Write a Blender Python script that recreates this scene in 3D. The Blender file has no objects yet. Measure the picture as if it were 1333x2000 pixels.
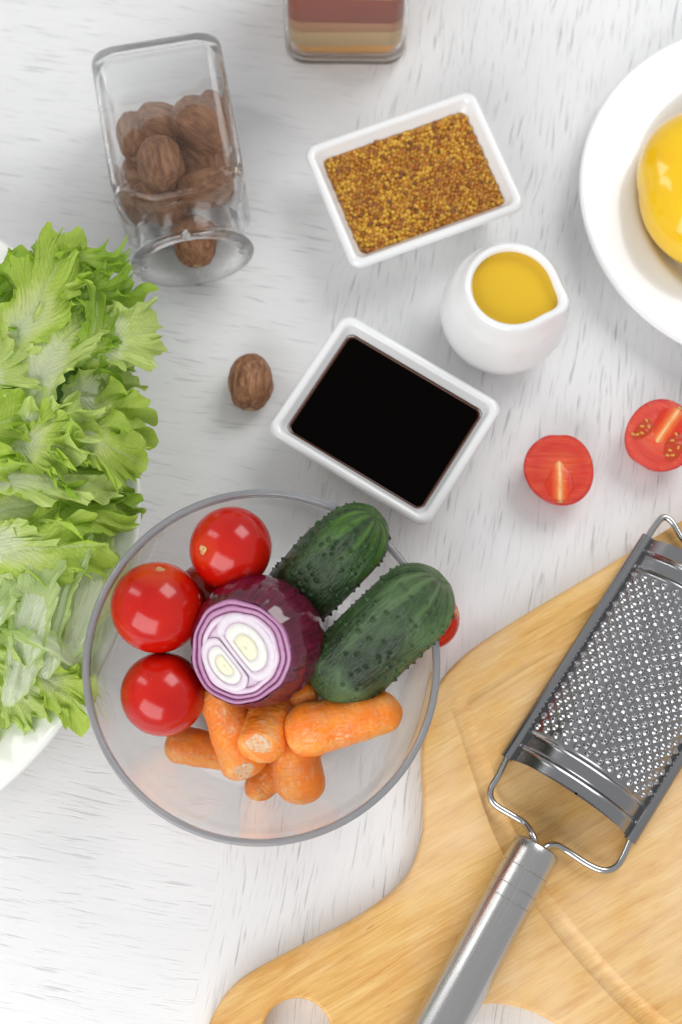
import bpy, bmesh, math, random
import numpy as np
from mathutils import Vector, Matrix, Quaternion
R = math.radians
CM = 0.01
rng = np.random.RandomState(7)
sc = bpy.context.scene
C = sc.collection

# ------------------------------------------------------------------ camera
TILT, DIST, LENS = R(14.0), 69.0, 50.0
cam_d = bpy.data.cameras.new("camera"); cam = bpy.data.objects.new("camera", cam_d); C.objects.link(cam)
cam_pos = np.array([0, -math.sin(TILT), math.cos(TILT)]) * DIST
cam.location = Vector(cam_pos) * CM
cam.rotation_euler = (TILT, 0, 0)
cam_d.lens = LENS; cam_d.sensor_fit = 'VERTICAL'; cam_d.sensor_height = 36.0
cam_d.clip_start = 0.01; cam_d.clip_end = 50
cam_d.dof.use_dof = True; cam_d.dof.focus_distance = 0.622; cam_d.dof.aperture_fstop = 6.5
sc.camera = cam

def P(px, py, z=0.0):
    """point (cm) at height z that the photograph shows at pixel px, py"""
    f = LENS / 36 * 2000
    Z = np.array([0, -math.sin(TILT), math.cos(TILT)]); X = np.array([1., 0, 0]); Y = np.cross(Z, X)
    d = X * (px - 666.5) - Y * (py - 1000) - Z * f
    return cam_pos + d * ((z - cam_pos[2]) / d[2])

# ------------------------------------------------------------------ light
w = bpy.data.worlds.new("World"); sc.world = w; w.use_nodes = True
bg = w.node_tree.nodes["Background"]; bg.inputs[0].default_value = (0.97, 0.98, 1.0, 1); bg.inputs[1].default_value = 0.49
sc.view_settings.view_transform = 'Standard'; sc.view_settings.look = 'None'
sc.view_settings.exposure = 0.0; sc.view_settings.gamma = 1.0
sc.cycles.max_bounces = 48; sc.cycles.transmission_bounces = 48; sc.cycles.transparent_max_bounces = 12
sc.cycles.glossy_bounces = 5; sc.cycles.diffuse_bounces = 4
sc.cycles.use_denoising = True
sc.cycles.caustics_reflective = True; sc.cycles.caustics_refractive = True; sc.cycles.blur_glossy = 0.5

def area(name, loc, target, sx, sy, power, col=(1, 1, 1)):
    l = bpy.data.lights.new(name, 'AREA'); l.shape = 'RECTANGLE'; l.size = sx; l.size_y = sy
    l.energy = power; l.color = col
    o = bpy.data.objects.new(name, l); C.objects.link(o)
    o.location = loc
    o.rotation_euler = (Vector(target) - Vector(loc)).to_track_quat('-Z', 'Y').to_euler()
    return o
area("key_softbox", (0.85, 1.05, 1.30), (0, 0.0, 0), 0.95, 0.95, 14.2)
area("strip_softbox", (-1.25, 0.75, 0.95), (0.1, -.1, 0), 0.32, 1.0, 3.6)
area("window_fill", (-0.55, -1.05, 0.75), (-.02, -.05, 0.0), 1.4, 1.0, 16.5)

# ------------------------------------------------------------------ mesh helpers (all coordinates in cm)
def link_mesh(name, V, F, mat, parent=None, smooth=True, uv=None, sharp=None, mats=None, fmat=None):
    me = bpy.data.meshes.new(name)
    V = np.asarray(V, dtype=float) * CM
    me.from_pydata(V.tolist(), [], [tuple(int(i) for i in f) for f in F] if not isinstance(F, np.ndarray) else F.tolist())
    if uv is not None:
        lay = me.uv_layers.new(name="UVMap")
        vi = np.zeros(len(me.loops), dtype=np.int32); me.loops.foreach_get("vertex_index", vi)
        lay.data.foreach_set("uv", np.asarray(uv, dtype=np.float32)[vi].ravel())
    if smooth:
        me.shade_smooth()
        if sharp: me.set_sharp_from_angle(angle=R(sharp))
    for m in (mats or [mat]): me.materials.append(m)
    if fmat is not None: me.polygons.foreach_set("material_index", np.asarray(fmat, dtype=np.int32))
    me.update()
    o = bpy.data.objects.new(name, me); C.objects.link(o)
    if parent: o.parent = parent
    return o

def grid(fn, nu, nv, wu=False, wv=False, flip=False):
    """fn(U, V) -> (n,3); U,V in 0..1 ; wraps in u and/or v"""
    us = np.arange(nu) / (nu if wu else nu - 1); vs = np.arange(nv) / (nv if wv else nv - 1)
    U, V = np.meshgrid(us, vs, indexing='ij')
    pts = fn(U.ravel(), V.ravel())
    a = np.arange(nu if wu else nu - 1); b = np.arange(nv if wv else nv - 1)
    A, B = np.meshgrid(a, b, indexing='ij'); A = A.ravel(); B = B.ravel()
    A1 = (A + 1) % nu; B1 = (B + 1) % nv
    F = np.stack([A * nv + B, A1 * nv + B, A1 * nv + B1, A * nv + B1], 1)
    if flip: F = F[:, ::-1]
    return pts, F, np.stack([U.ravel(), V.ravel()], 1)

def smooth_profile(pts, n=60):
    """Catmull-Rom through points, resampled evenly; pts (k,d)"""
    p = np.asarray(pts, float); k = len(p)
    ext = np.vstack([2 * p[0] - p[1], p, 2 * p[-1] - p[-2]])
    out = []
    for i in range(k - 1):
        p0, p1, p2, p3 = ext[i:i + 4]
        for t in np.linspace(0, 1, 24, endpoint=False):
            out.append(0.5 * ((2 * p1) + (-p0 + p2) * t + (2 * p0 - 5 * p1 + 4 * p2 - p3) * t * t + (-p0 + 3 * p1 - 3 * p2 + p3) * t ** 3))
    out.append(p[-1]); out = np.array(out)
    d = np.r_[0, np.cumsum(np.linalg.norm(np.diff(out, axis=0), axis=1))]
    s = np.linspace(0, d[-1], n)
    return np.stack([np.interp(s, d, out[:, j]) for j in range(p.shape[1])], 1)

def lathe(prof, seg=96, fr=None):
    """prof: (n,2) r,z ; fr(theta, r, z)-> r multiplier. Points with r<1e-6 collapse to the pole (degenerate, fine)."""
    prof = np.asarray(prof, float); n = len(prof)
    th = np.arange(seg) / seg * 2 * np.pi
    T, I = np.meshgrid(th, np.arange(n), indexing='ij')
    r = prof[I, 0]; z = prof[I, 1]
    if fr is not None: r = r * fr(T, r, z)
    V = np.stack([r * np.cos(T), r * np.sin(T), z], -1).reshape(-1, 3)
    A, B = np.meshgrid(np.arange(seg), np.arange(n - 1), indexing='ij'); A = A.ravel(); B = B.ravel(); A1 = (A + 1) % seg
    F = np.stack([A * n + B, A1 * n + B, A1 * n + B + 1, A * n + B + 1], 1)
    uv = np.stack([T.ravel() / 2 / np.pi, I.ravel() / (n - 1)], 1)
    return V, F, uv

def tube(path, rad, seg=16, caps=True, up=(0, 0, 1), sq=None):
    path = np.asarray(path, float); n = len(path); rad = np.broadcast_to(rad, (n,))
    tan = np.gradient(path, axis=0); tan /= np.linalg.norm(tan, axis=1)[:, None]
    N = np.zeros_like(path); u = np.array(up, float)
    u = u - tan[0] * (u @ tan[0]); u /= np.linalg.norm(u); N[0] = u
    for i in range(1, n):
        u = N[i - 1] - tan[i] * (N[i - 1] @ tan[i]); N[i] = u / np.linalg.norm(u)
    B = np.cross(tan, N)
    th = np.arange(seg) / seg * 2 * np.pi
    V = path[:, None, :] + rad[:, None, None] * (np.cos(th)[None, :, None] * N[:, None, :] + np.sin(th)[None, :, None] * B[:, None, :])
    V = V.reshape(-1, 3)
    A, Bq = np.meshgrid(np.arange(n - 1), np.arange(seg), indexing='ij'); A = A.ravel(); Bq = Bq.ravel(); B1 = (Bq + 1) % seg
    F = np.stack([A * seg + Bq, A * seg + B1, (A + 1) * seg + B1, (A + 1) * seg + Bq], 1)[:, ::-1]
    F = [tuple(f) for f in F]
    if caps:
        F.append(tuple(range(seg))); F.append(tuple(reversed(range((n - 1) * seg, n * seg))))
    return V, F

def rrect(hx, hy, r, n=12):
    """rounded rectangle loop, CCW, 4n points"""
    r = min(r, hx, hy); out = []
    for cx, cy, a0 in ((hx - r, hy - r, 0), (-hx + r, hy - r, 90), (-hx + r, -hy + r, 180), (hx - r, -hy + r, 270)):
        for k in range(n):
            a = R(a0 + 90 * k / (n - 1)); out.append((cx + r * math.cos(a), cy + r * math.sin(a)))
    return np.array(out)

def loft(loops, cap0=True, cap1=True):
    n = len(loops[0]); V = np.vstack(loops); F = []
    for i in range(len(loops) - 1):
        for j in range(n):
            k = (j + 1) % n
            F.append((i * n + j, i * n + k, (i + 1) * n + k, (i + 1) * n + j))
    if cap0: F.append(tuple(reversed(range(n))))
    if cap1: F.append(tuple(range((len(loops) - 1) * n, len(loops) * n)))
    return V, F

def noise1(x, seed, octs=3):
    """smooth periodic-ish 1-D noise from sines"""
    r = np.random.RandomState(seed); y = 0 * x
    for o in range(octs):
        y = y + np.sin(x * (1.0 + o * 1.7 + r.rand() * .3) + r.rand() * 6.28) / (1 + o)
    return y / 1.8

def snoise(p, seed, scale=1.0, n=10):
    """cheap smooth 3-D noise: sum of random plane waves"""
    r = np.random.RandomState(seed); y = 0
    for i in range(n):
        k = r.randn(3); k /= np.linalg.norm(k); k *= scale * (0.6 + r.rand() * 1.2)
        y = y + np.sin(p @ k + r.rand() * 6.28)
    return y / math.sqrt(n)

def tag(o, label=None, cat=None, group=None, kind=None):
    if label: o["label"] = label
    if cat: o["category"] = cat
    if group: o["group"] = group
    if kind: o["kind"] = kind
    return o

def empty(name, loc=(0, 0, 0), rz=0, label=None, cat=None, group=None, kind=None):
    o = bpy.data.objects.new(name, None); C.objects.link(o)
    o.empty_display_size = 0.01
    o.location = Vector(loc) * CM; o.rotation_euler = (0, 0, rz)
    return tag(o, label, cat, group, kind)

def align(o, p0, p1, roll=0.0, origin=None):
    """put local +X along p0->p1, local Z as upright as possible, origin at p0 (cm)"""
    x = Vector(np.asarray(p1) - np.asarray(p0)).normalized()
    up = Vector((0, 0, 1)); z = (up - x * up.dot(x)).normalized(); y = z.cross(x)
    M = Matrix((x, y, z)).transposed().to_4x4() @ Matrix.Rotation(roll, 4, 'X')
    o.matrix_world = Matrix.Translation(Vector(p0 if origin is None else origin) * CM) @ M

def orient(o, n, a, loc):
    """local Z -> n, local X -> a (made orthogonal), at loc (cm)"""
    z = Vector(n).normalized(); x = Vector(a); x = (x - z * x.dot(z)).normalized(); y = z.cross(x)
    o.matrix_world = Matrix.Translation(Vector(loc) * CM) @ Matrix((x, y, z)).transposed().to_4x4()

# ------------------------------------------------------------------ material helpers
class NT:
    def __init__(s, name):
        s.m = bpy.data.materials.new(name); s.m.use_nodes = True; s.t = s.m.node_tree
        s.b = s.t.nodes["Principled BSDF"]; s.out = s.t.nodes["Material Output"]
    def n(s, typ, ins=None, **attr):
        nd = s.t.nodes.new(typ)
        for k, v in attr.items(): setattr(nd, k, v)
        for k, v in (ins or {}).items(): s.set(nd, k, v)
        return nd
    def set(s, nd, k, v):
        i = nd.inputs[k]
        if hasattr(v, 'is_output') or isinstance(v, bpy.types.NodeSocket): s.t.links.new(v, i)
        elif isinstance(v, bpy.types.Node): s.t.links.new(v.outputs[0], i)
        else:
            if isinstance(v, (tuple, list)) and len(v) == 3 and i.type == 'RGBA': v = (*v, 1)
            i.default_value = v
    def P(s, **kw):
        for k, v in kw.items(): s.set(s.b, k.replace('_', ' '), v)
        return s
    def cm(s, sx=1, sy=1, sz=1, rot=(0, 0, 0)):
        tc = s.n('ShaderNodeTexCoord')
        return s.n('ShaderNodeMapping', {'Vector': tc.outputs['Object'], 'Scale': (100 * sx, 100 * sy, 100 * sz), 'Rotation': rot})
    def noise(s, vec, scale=1, detail=2, rough=.5, dist=0):
        return s.n('ShaderNodeTexNoise', {'Vector': vec, 'Scale': scale, 'Detail': detail, 'Roughness': rough, 'Distortion': dist}).outputs[0]
    def ramp(s, fac, stops, interp='LINEAR'):
        r = s.n('ShaderNodeValToRGB', {'Fac': fac}); cr = r.color_ramp; cr.interpolation = interp
        while len(cr.elements) < len(stops): cr.elements.new(0.5)
        for e, (p, c) in zip(cr.elements, stops):
            e.position = p; e.color = (c, c, c, 1) if not isinstance(c, (tuple, list)) else (*c, 1)
        return r.outputs[0]
    def mix(s, f, a, b, mode='MIX'):
        m = s.n('ShaderNodeMix', data_type='RGBA', blend_type=mode)
        s.set(m, 0, f); s.set(m, 6, a); s.set(m, 7, b)
        return m.outputs[2]
    def math(s, op, a, b=0.5, c=None):
        m = s.n('ShaderNodeMath', operation=op); s.set(m, 0, a); s.set(m, 1, b)
        if c is not None: s.set(m, 2, c)
        return m.outputs[0]
    def bump(s, h, strength=.3, dist=.0005, normal=None):
        b = s.n('ShaderNodeBump', {'Height': h, 'Strength': strength, 'Distance': dist})
        if normal is not None: s.set(b, 'Normal', normal)
        s.set(s.b, 'Normal', b.outputs[0]); return b.outputs[0]

def porcelain(name='porcelain', col=(.86, .86, .86)):
    n = NT(name); c = n.cm()
    n.P(Base_Color=col, Roughness=.16, IOR=1.5); n.set(n.b, 'Coat Weight', .3); n.set(n.b, 'Coat Roughness', .04)
    n.bump(n.noise(c, .6, 2), .05, .002)
    return n.m
M_POR = porcelain()

def glass_mat(name, tint=(1, 1, 1), ior=1.40, clear=.25, rough=0.0):
    n = NT(name)
    n.P(Base_Color=tint, Roughness=rough, IOR=ior); n.set(n.b, 'Transmission Weight', 1.0)
    tr = n.n('ShaderNodeBsdfTransparent', {'Color': (.985, .99, .99)})
    ms = n.n('ShaderNodeMixShader', {0: clear}); n.t.links.new(n.b.outputs[0], ms.inputs[1]); n.t.links.new(tr.outputs[0], ms.inputs[2])
    n.t.links.new(ms.outputs[0], n.out.inputs[0])
    return n.m
M_GLASS = glass_mat('clear_glass', (.99, .995, .995))
M_JARG = glass_mat('jar_glass', (.995, .998, .998), 1.36, .15, .008)

# ------------------------------------------------------------------ table (two white-painted boards butted end to side)
def table_mat(name, dens):
    n = NT(name); base = n.cm()
    warp = n.noise(n.cm(.12, .25, 1), 1.0, 2)
    off = n.n('ShaderNodeCombineXYZ', {'X': 0.0, 'Y': n.math('MULTIPLY', warp, 1.1), 'Z': 0.0})
    v = n.n('ShaderNodeVectorMath', operation='ADD'); n.set(v, 0, base); n.set(v, 1, off.outputs[0])
    def str_(sx, sy, seed):
        return n.n('ShaderNodeMapping', {'Vector': v.outputs[0], 'Scale': (sx, sy, 1), 'Location': (seed, seed * 2.3, 0)})
    p1 = n.ramp(n.noise(str_(.38, 6.0, 0), 1.0, 2, .5), [(.60, 0.0), (.70, 1.0)])
    p2 = n.ramp(n.noise(str_(.55, 11, 5), 1.0, 2, .5), [(.60, 0.0), (.72, .8)])
    clus = n.ramp(n.noise(str_(.10, .45, 9), 1.0, 3), [(.36, 0.3), (.58, 1.0)])
    pores = n.math('MULTIPLY', n.math('MAXIMUM', p1, n.math('MULTIPLY', p2, .75)), clus)
    veins = n.ramp(n.noise(str_(.07, .9, 3), 1.0, 4, .6), [(.5, 0.0), (.72, 1.0)])
    col = n.mix(n.math('MULTIPLY', veins, .12), (.80, .80, .80), (.52, .53, .54))
    col = n.mix(n.math('MULTIPLY', pores, dens), col, (.30, .30, .31))
    n.P(Base_Color=col, Roughness=.42)
    n.bump(n.math('ADD', n.math('MULTIPLY', pores, -1.0), n.math('MULTIPLY', n.noise(str_(.5, 7, 2), 1, 3), .25)), .35, .0006)
    return n.m
table = tag(empty('tabletop'), 'white painted wooden tabletop with grey open grain', kind='structure')
seam_top, seam_bot = P(742, 0), P(372, 2000)
sd = (seam_top - seam_bot)[:2]; sd /= np.linalg.norm(sd); ang = math.atan2(sd[1], sd[0])
mid = ((seam_top + seam_bot) / 2)[:2]
def slab(name, x0, x1, y0, y1, mat, loc, rz):
    l = rrect((x1 - x0) / 2, (y1 - y0) / 2, .02, 3) + [(x0 + x1) / 2, (y0 + y1) / 2]
    L = [np.c_[l, np.full(len(l), z)] for z in (-2.2, -.004)]; L.append(np.c_[l * 1.0, np.full(len(l), 0.0)])
    V, F = loft(L)
    o = link_mesh(name, V, F, mat, table, smooth=False)
    o.location = Vector((loc[0], loc[1], 0)) * CM; o.rotation_euler = (0, 0, rz)
    return o
# local x of the right board runs along the seam; the left board's grain is nearly square to it
slab('board', -70, 70, -75, -.0004, table_mat('painted_wood_long_grain', .66), mid, ang)
g2 = R(-9)
lb = slab('board', -75, -.0004, -70, 70, table_mat('painted_wood_cross_grain', .42), mid, ang - math.pi / 2)

# ------------------------------------------------------------------ porcelain dishes
def dish(z_top, hx, hy, c, rz, label, fill_z, name='square_dish', group=None):
    root = empty(name, (c[0], c[1], 0), rz, label, 'dish', group)
    L = []
    def ring(hx_, hy_, r, z): l = rrect(hx_, hy_, r, 14); L.append(np.c_[l, np.full(len(l), z)])
    bx, by = hx - 1.25, hy - 1.25
    ring(bx - .35, by - .35, .5, .12); ring(bx - .05, by - .05, .6, 0.0); ring(bx + .08, by + .08, .62, .08); ring(bx + .2, by + .2, .65, .4)
    for t in (.35, .6, .8, .92): ring(bx + .2 + (1.05 - .02) * t, by + .2 + 1.03 * t, .65 + .1 * t, .4 + (z_top - .55) * t)
    for a in (0, 30, 60, 90, 120, 150, 180):   # rounded lip
        q = .24; ring(hx - q + q * math.cos(R(a)), hy - q + q * math.sin(R(90 - a)), .62 if a < 90 else .40, z_top - q + q * math.sin(R(a)))
    wx, wy = hx - .60, hy - .60
    for t in (.2, .45, .7, .88): ring(wx - 1.0 * t, wy - 1.0 * t, .34, z_top - .24 - (z_top - .8) * t)
    ring(wx - 1.12, wy - 1.12, .6, .52); ring(wx - 1.4, wy - 1.4, .5, .42); ring((wx - 1.4) * .5, (wy - 1.4) * .5, .3, .4)
    V, F = loft(L)
    body = link_mesh('bowl_body', V, F, M_POR, root, sharp=60)
    body.data.validate()
    t = (z_top - .24 - fill_z) / (z_top - .8)
    return root, wx - 1.0 * t, wy - 1.0 * t

# ring() for the lip mixes cos in both half sizes
_ = None
mc, mr = (3.61, 16.37), R(21.1)
root, fx, fy = dish(2.8, 4.60, 3.50, mc, mr, 'white rectangular dish full of wholegrain mustard', 2.3, group='white rectangular porcelain dishes')
# mustard paste
n = NT('mustard_sauce'); c = n.cm()
n.P(Base_Color=n.mix(n.ramp(n.noise(c, 1.4, 3), [(.4, 0.), (.65, 1.)]), (.42, .20, .012), (.26, .085, .008)), Roughness=.25)
n.bump(n.noise(c, 7, 3), .5, .001)
must = empty('wholegrain_mustard', (mc[0], mc[1], 2.0), mr, 'grainy yellow brown wholegrain mustard filling the rectangular dish', 'mustard')
def fillvol(name, fx, fy, mat, parent, z=0.0, r=.6, wob=0.0, drop=1.2):
    l = rrect(fx, fy, .34, 14); L = []
    L.append(np.c_[l * (1 - drop * .85 / 4), np.full(len(l), z - drop)])
    L.append(np.c_[l, np.full(len(l), z)])
    for s in (.9, .7, .45, .2): L.append(np.c_[l * s, np.full(len(l), z - .02)])
    V, F = loft(L); return link_mesh(name, V, F, mat, parent, sharp=50)
fillvol('sauce', fx, fy, n.m, must, z=.22, drop=.9)
def ico(sub=1):
    bm = bmesh.new(); bmesh.ops.create_icosphere(bm, subdivisions=sub, radius=1)
    V = np.array([v.co[:] for v in bm.verts]); F = np.array([[v.index for v in f.verts] for f in bm.faces]); bm.free(); return V, F
def seeds(cols_mat, n_, fx, fy, seed, nm='mustard_seed'):
    r = np.random.RandomState(seed); V0, F0 = ico(2); Vs, Fs, k = [], [], 0
    sp_ = .205; pos_ = []
    for ly in range(2):
        for a_ in range(int(2 * fy / (sp_ * .87)) + 1):
            for b_ in range(int(2 * fx / sp_) + 1):
                pos_.append((-fx + .09 + sp_ * (b_ + .5 * ((a_ + ly) % 2)) + r.randn() * .032, -fy + .09 + sp_ * .87 * (a_ + .5 * ly) + r.randn() * .032, .15 + .09 * ly + r.rand() * .06))
    pos_ = [q for q in pos_ if abs(q[0]) < fx - .08 and abs(q[1]) < fy - .08 and (q[2] < .22 or r.rand() < .70)]
    for (x, y, z) in pos_:
        rad = .094 + r.rand() * .026
        Vs.append(V0 * [rad, rad, rad * .9] + [x, y, z]); Fs.append(F0 + k); k += len(V0)
    o = link_mesh(nm, np.vstack(Vs), np.vstack(Fs), cols_mat, must); return o
n = NT('mustard_seed_skin')
geo = n.n('ShaderNodeNewGeometry')
col = n.ramp(geo.outputs['Random Per Island'], [(0, (.58, .31, .02)), (.3, (.72, .43, .05)), (.5, (.50, .23, .014)), (.7, (.55, .21, .015)), (.85, (.36, .11, .012)), (1, (.16, .06, .012))])
blot = n.ramp(n.noise(n.cm(), .9, 3), [(.45, 0.), (.62, 1.)])
n.P(Base_Color=n.mix(n.math('MULTIPLY', blot, .55), col, (.34, .10, .01)), Roughness=.26); n.set(n.b, 'Subsurface Weight', .15); n.set(n.b, 'Subsurface Radius', (.002, .001, .0003))
sd_o = seeds(n.m, 2300, fx, fy, 3); sd_o["kind"] = "stuff"

sc_, sr = (2.08, 3.85), R(-32.2)
root, fx, fy = dish(3.0, 4.45, 3.57, sc_, sr, 'white rectangular dish filled with black soy sauce', 2.5, group='white rectangular porcelain dishes')
n = NT('soy_sauce_liquid'); n.P(Base_Color=(.0012, .0006, .0004), Roughness=.03, IOR=1.34); n.set(n.b, 'Specular IOR Level', .08)
soy = empty('soy_sauce', (sc_[0], sc_[1], 2.2), sr, 'black glossy soy sauce filling the dish beside the creamer', 'sauce')
fillvol('liquid', fx, fy, n.m, soy, z=.2, drop=.9)
n = NT('soy_film'); n.P(Base_Color=(.085, .022, .006), Roughness=.06)
l = rrect(fx, fy, .34, 14); L = [np.c_[l * (1 + e), np.full(len(l), z_)] for e, z_ in ((-.022, .202), (-.008, .215), (.004, .25), (.012, .31), (.014, .315), (.010, .20))]
V, F = loft(L, False, False); link_mesh('film_edge', V, F, n.m, soy, sharp=60)

# ------------------------------------------------------------------ creamer with oil
cx, cy = 7.9, 9.4; TH0 = R(-20)
def spout(T, r, z):
    d = (T - TH0 + np.pi) % (2 * np.pi) - np.pi
    k = np.clip((z - 3.4) / 2.2, 0, 1) ** 1.6
    return 1 + .24 * k * np.exp(-(d / .30) ** 2) + .05 * k * np.exp(-(d / .8) ** 2)
outer = smooth_profile([(1.7, .1), (1.95, 0), (2.15, .12), (2.68, .9), (3.05, 2.1), (3.07, 3.1), (2.82, 4.2), (2.45, 4.95), (2.24, 5.4), (2.13, 5.58), (1.98, 5.62), (1.85, 5.52)], 60)
inner = smooth_profile([(1.85, 5.52), (1.86, 5.2), (2.1, 4.7), (2.55, 3.8), (2.7, 2.6), (2.3, 1.0), (1.4, .5), (0.001, .45)], 40)
V, F, uv = lathe(np.vstack([[(.001, .1)], outer, inner[1:]]), 128, spout)
cr = empty('creamer_jug', (cx, cy, 0), 0, 'small round white porcelain creamer with pouring lip holding yellow oil', 'creamer')
link_mesh('jug_body', V, F, M_POR, cr)
n = NT('yellow_oil'); n.P(Base_Color=(.74, .47, .022), Roughness=.06, IOR=1.47)
n.set(n.b, 'Subsurface Weight', .25); n.set(n.b, 'Subsurface Radius', (.01, .006, .001))
prof = [(.001, 4.98), (.6, 4.98), (1.2, 4.98), (1.7, 4.985), (1.86, 5.0), (1.93, 5.04), (1.98, 5.0), (2.0, 4.9), (1.9, 4.3), (.001, 4.2)]
V, F, uv = lathe(np.array(prof)[::-1], 128, spout)
oil = empty('oil', (cx, cy, 0), 0, 'yellow oil filling the small white creamer', 'oil')
link_mesh('oil_surface', V, F, n.m, oil)

# ------------------------------------------------------------------ large white plate with yellow pepper
pl = empty('dinner_plate', (21.35, 16.1, 0), 0, 'large white round plate under the yellow pepper', 'plate')
prof = smooth_profile([(.001, .35), (4.9, .35), (5.15, .02), (5.45, .02), (5.8, .4), (6.6, 1.25), (8.6, 1.50), (9.28, 1.60), (9.42, 1.70), (9.38, 1.81), (9.15, 1.81), (8.0, 1.74), (6.95, 1.64), (6.6, 1.54), (6.3, 1.28), (5.8, .80), (5.0, .62), (.001, .6)], 150)
V, F, uv = lathe(prof, 160); link_mesh('plate_body', V, F, M_POR, pl)
def veg_mat(name, stops, scale, rough=.2, sss=.1, sssr=(.004, .001, .0005), bump=.05, coat=0.0):
    n = NT(name); c = n.cm()
    n.P(Base_Color=n.ramp(n.noise(c, scale, 4, .6), stops), Roughness=rough); n.set(n.b, 'Subsurface Weight', sss); n.set(n.b, 'Subsurface Radius', sssr)
    n.set(n.b, 'Coat Weight', coat); n.set(n.b, 'Coat Roughness', .05)
    n.bump(n.noise(c, 3, 3), bump, .001)
    return n
n = veg_mat('yellow_pepper_skin', [(.3, (.88, .50, .004)), (.7, (.92, .60, .008))], .5, .14, .0, (.01, .006, .001), .06, .3)
pc = P(1405, 376, 2.6)
pp = empty('yellow_bell_pepper', (pc[0], pc[1], .7), .25, 'glossy yellow bell pepper lying on the large white plate', 'pepper')
def lobes(T, r, z): return 1 + .055 * np.abs(np.sin(2 * T + .5)) + .02 * np.sin(3 * T + 1) - .03
V, F, uv = lathe(np.array([1, .72]) * smooth_profile([(.001, .35), (1.2, .12), (2.4, .15), (3.3, .7), (4.0, 2.0), (4.15, 3.4), (3.95, 4.7), (3.2, 5.8), (2.1, 6.3), (1.1, 6.15), (.5, 5.8), (.001, 5.7)], 90), 128, lobes)
link_mesh('flesh', V, F, n.m, pp)
ns = veg_mat('pepper_stem_green', [(.3, (.10, .22, .03)), (.7, (.2, .35, .06))], 3, .45)
V, F = tube(smooth_profile([(0, 0, 4.0), (.05, .0, 4.6), (.3, .15, 5.3), (.7, .3, 5.8)], 14), np.linspace(.55, .38, 14), 16)
link_mesh('stem', V, F, ns.m, pp)

# ------------------------------------------------------------------ jars
def jar_mesh(name, mat, parent, half=2.95, blen=7.6, lip=3.0, th=.26, fl=.48, nk=0.0):
    """axis along +Z, base at z=0"""
    zs = []
    def sec(z, h, cr): l = rrect(h, h, cr, 16); return np.c_[l, np.full(len(l), z)]
    H = blen
    out = [sec(.02, half - .9, 1.0), sec(.0, half - .6, 1.1), sec(.08, half - .25, 1.05), sec(.28, half - .06, 1.0), sec(.6, half, .95)]
    out += [sec(z, half, .95) for z in (1.5, 3, 5, H - 1.0)]
    if nk: out += [sec(H - .9 + nk * .2, half - .04, 1.1), sec(H - 1.0 + nk * .44, half - .12, 1.3)]
    H0 = H
    for t in (.15, .35, .55, .75, .9, 1): # shoulder
        a = t * math.pi / 2; h = 2.55 + (half - 2.55) * math.cos(a) ; out.append(sec(H - 1.0 + nk * .45 + 1.15 * math.sin(a), h, .95 + (h - .95) * t ** 1.5))
    H = H + nk
    out += [sec(H - nk * .3 + .25, 2.5, 2.5), sec(H + .35, 2.5, 2.5), sec(H + .75, 2.5, 2.5), sec(H + .85, 2.62, 2.62), sec(H + .95, lip - .08, lip - .08), sec(H + 1.1, lip, lip), sec(H + 1.22, lip - .05, lip - .05), sec(H + 1.32, lip - .22, lip - .22),
            sec(H + 1.30, 2.42, 2.42), sec(H + 1.15, 2.24, 2.24), sec(H + .35, 2.2, 2.2)] + ([sec(H - nk * .3 + .2, 2.2, 2.2)] if nk else [])
    H = H0; hi = half - th
    for t in (1, .8, .55, .3, .1):
        a = t * math.pi / 2; h = 2.22 + (hi - 2.22) * math.cos(a); out.append(sec(H0 - 1.15 + nk * .5 + 1.1 * math.sin(a), h, .8 + (h - .8) * t ** 1.5))
    out += [sec(z, hi, .8) for z in (H - 1.3, 5, 3, 1.6)] + [sec(fl + .47, hi - .05, .8), sec(fl + .12, hi - .3, .9), sec(fl, hi - .8, .9), sec(fl + .07, hi - 1.5, .9)]
    V, F = loft(out)
    return link_mesh(name, V, F, mat, parent, sharp=70)
# lying jar: mouth towards the camera, jar axis local Z -> world direction (-79 deg)
ja = R(-79.5)
jd = np.array([math.cos(ja), math.sin(ja), 0])
jar = empty('glass_jar', (0, 0, 0), 0, 'open clear glass jar lying on its side with nutmegs spilling toward its mouth', 'jar')
jctr = np.array([-8.33, 18.1, 3.18])
jbase = jctr - jd * 3.95
jar.location = Vector(jbase) * CM
jar.rotation_mode = 'QUATERNION'
jz = Vector(jd); jx = Vector((0, 0, 1)).cross(jz).normalized(); jy = jz.cross(jx)
jar.rotation_quaternion = Matrix((jx, jy, jz)).transposed().to_quaternion()
jar_mesh('jar_body', M_JARG, jar, half=3.17, blen=7.85, th=.17, fl=.30, nk=1.35)

n = NT('nutmeg_shell'); c = n.cm(1, 1, 1)
g1 = n.noise(n.cm(.5, 2.2, 2.2), 2.2, 5, .65, .6)
colr = n.ramp(g1, [(.3, (.085, .028, .013)), (.5, (.27, .115, .045)), (.7, (.46, .24, .13))])
n.P(Base_Color=colr, Roughness=.55); n.bump(g1, .9, .0012)
M_NUT = n.m
def nutmeg_mesh(seed, a=1.28, b=1.02):
    def fn(U, V):
        th = U * 2 * np.pi; ph = V * np.pi
        d = np.stack([-np.cos(ph), np.sin(ph) * np.cos(th), np.sin(ph) * np.sin(th)], 1)
        k = 1 + .05 * np.sin(ph) * np.sin(9 * th + 2 * np.sin(3 * ph + seed)) * .4 + .035 * snoise(d, seed, 3.5) + .02 * snoise(d * [1, 3, 3], seed + 1, 6)
        k = k - .10 * np.exp(-((1 - d[:, 0]) / .05)) 
        return d * [a, b, b] * k[:, None]
    return grid(fn, 72, 48, wu=True)
nut_data = []
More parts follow.
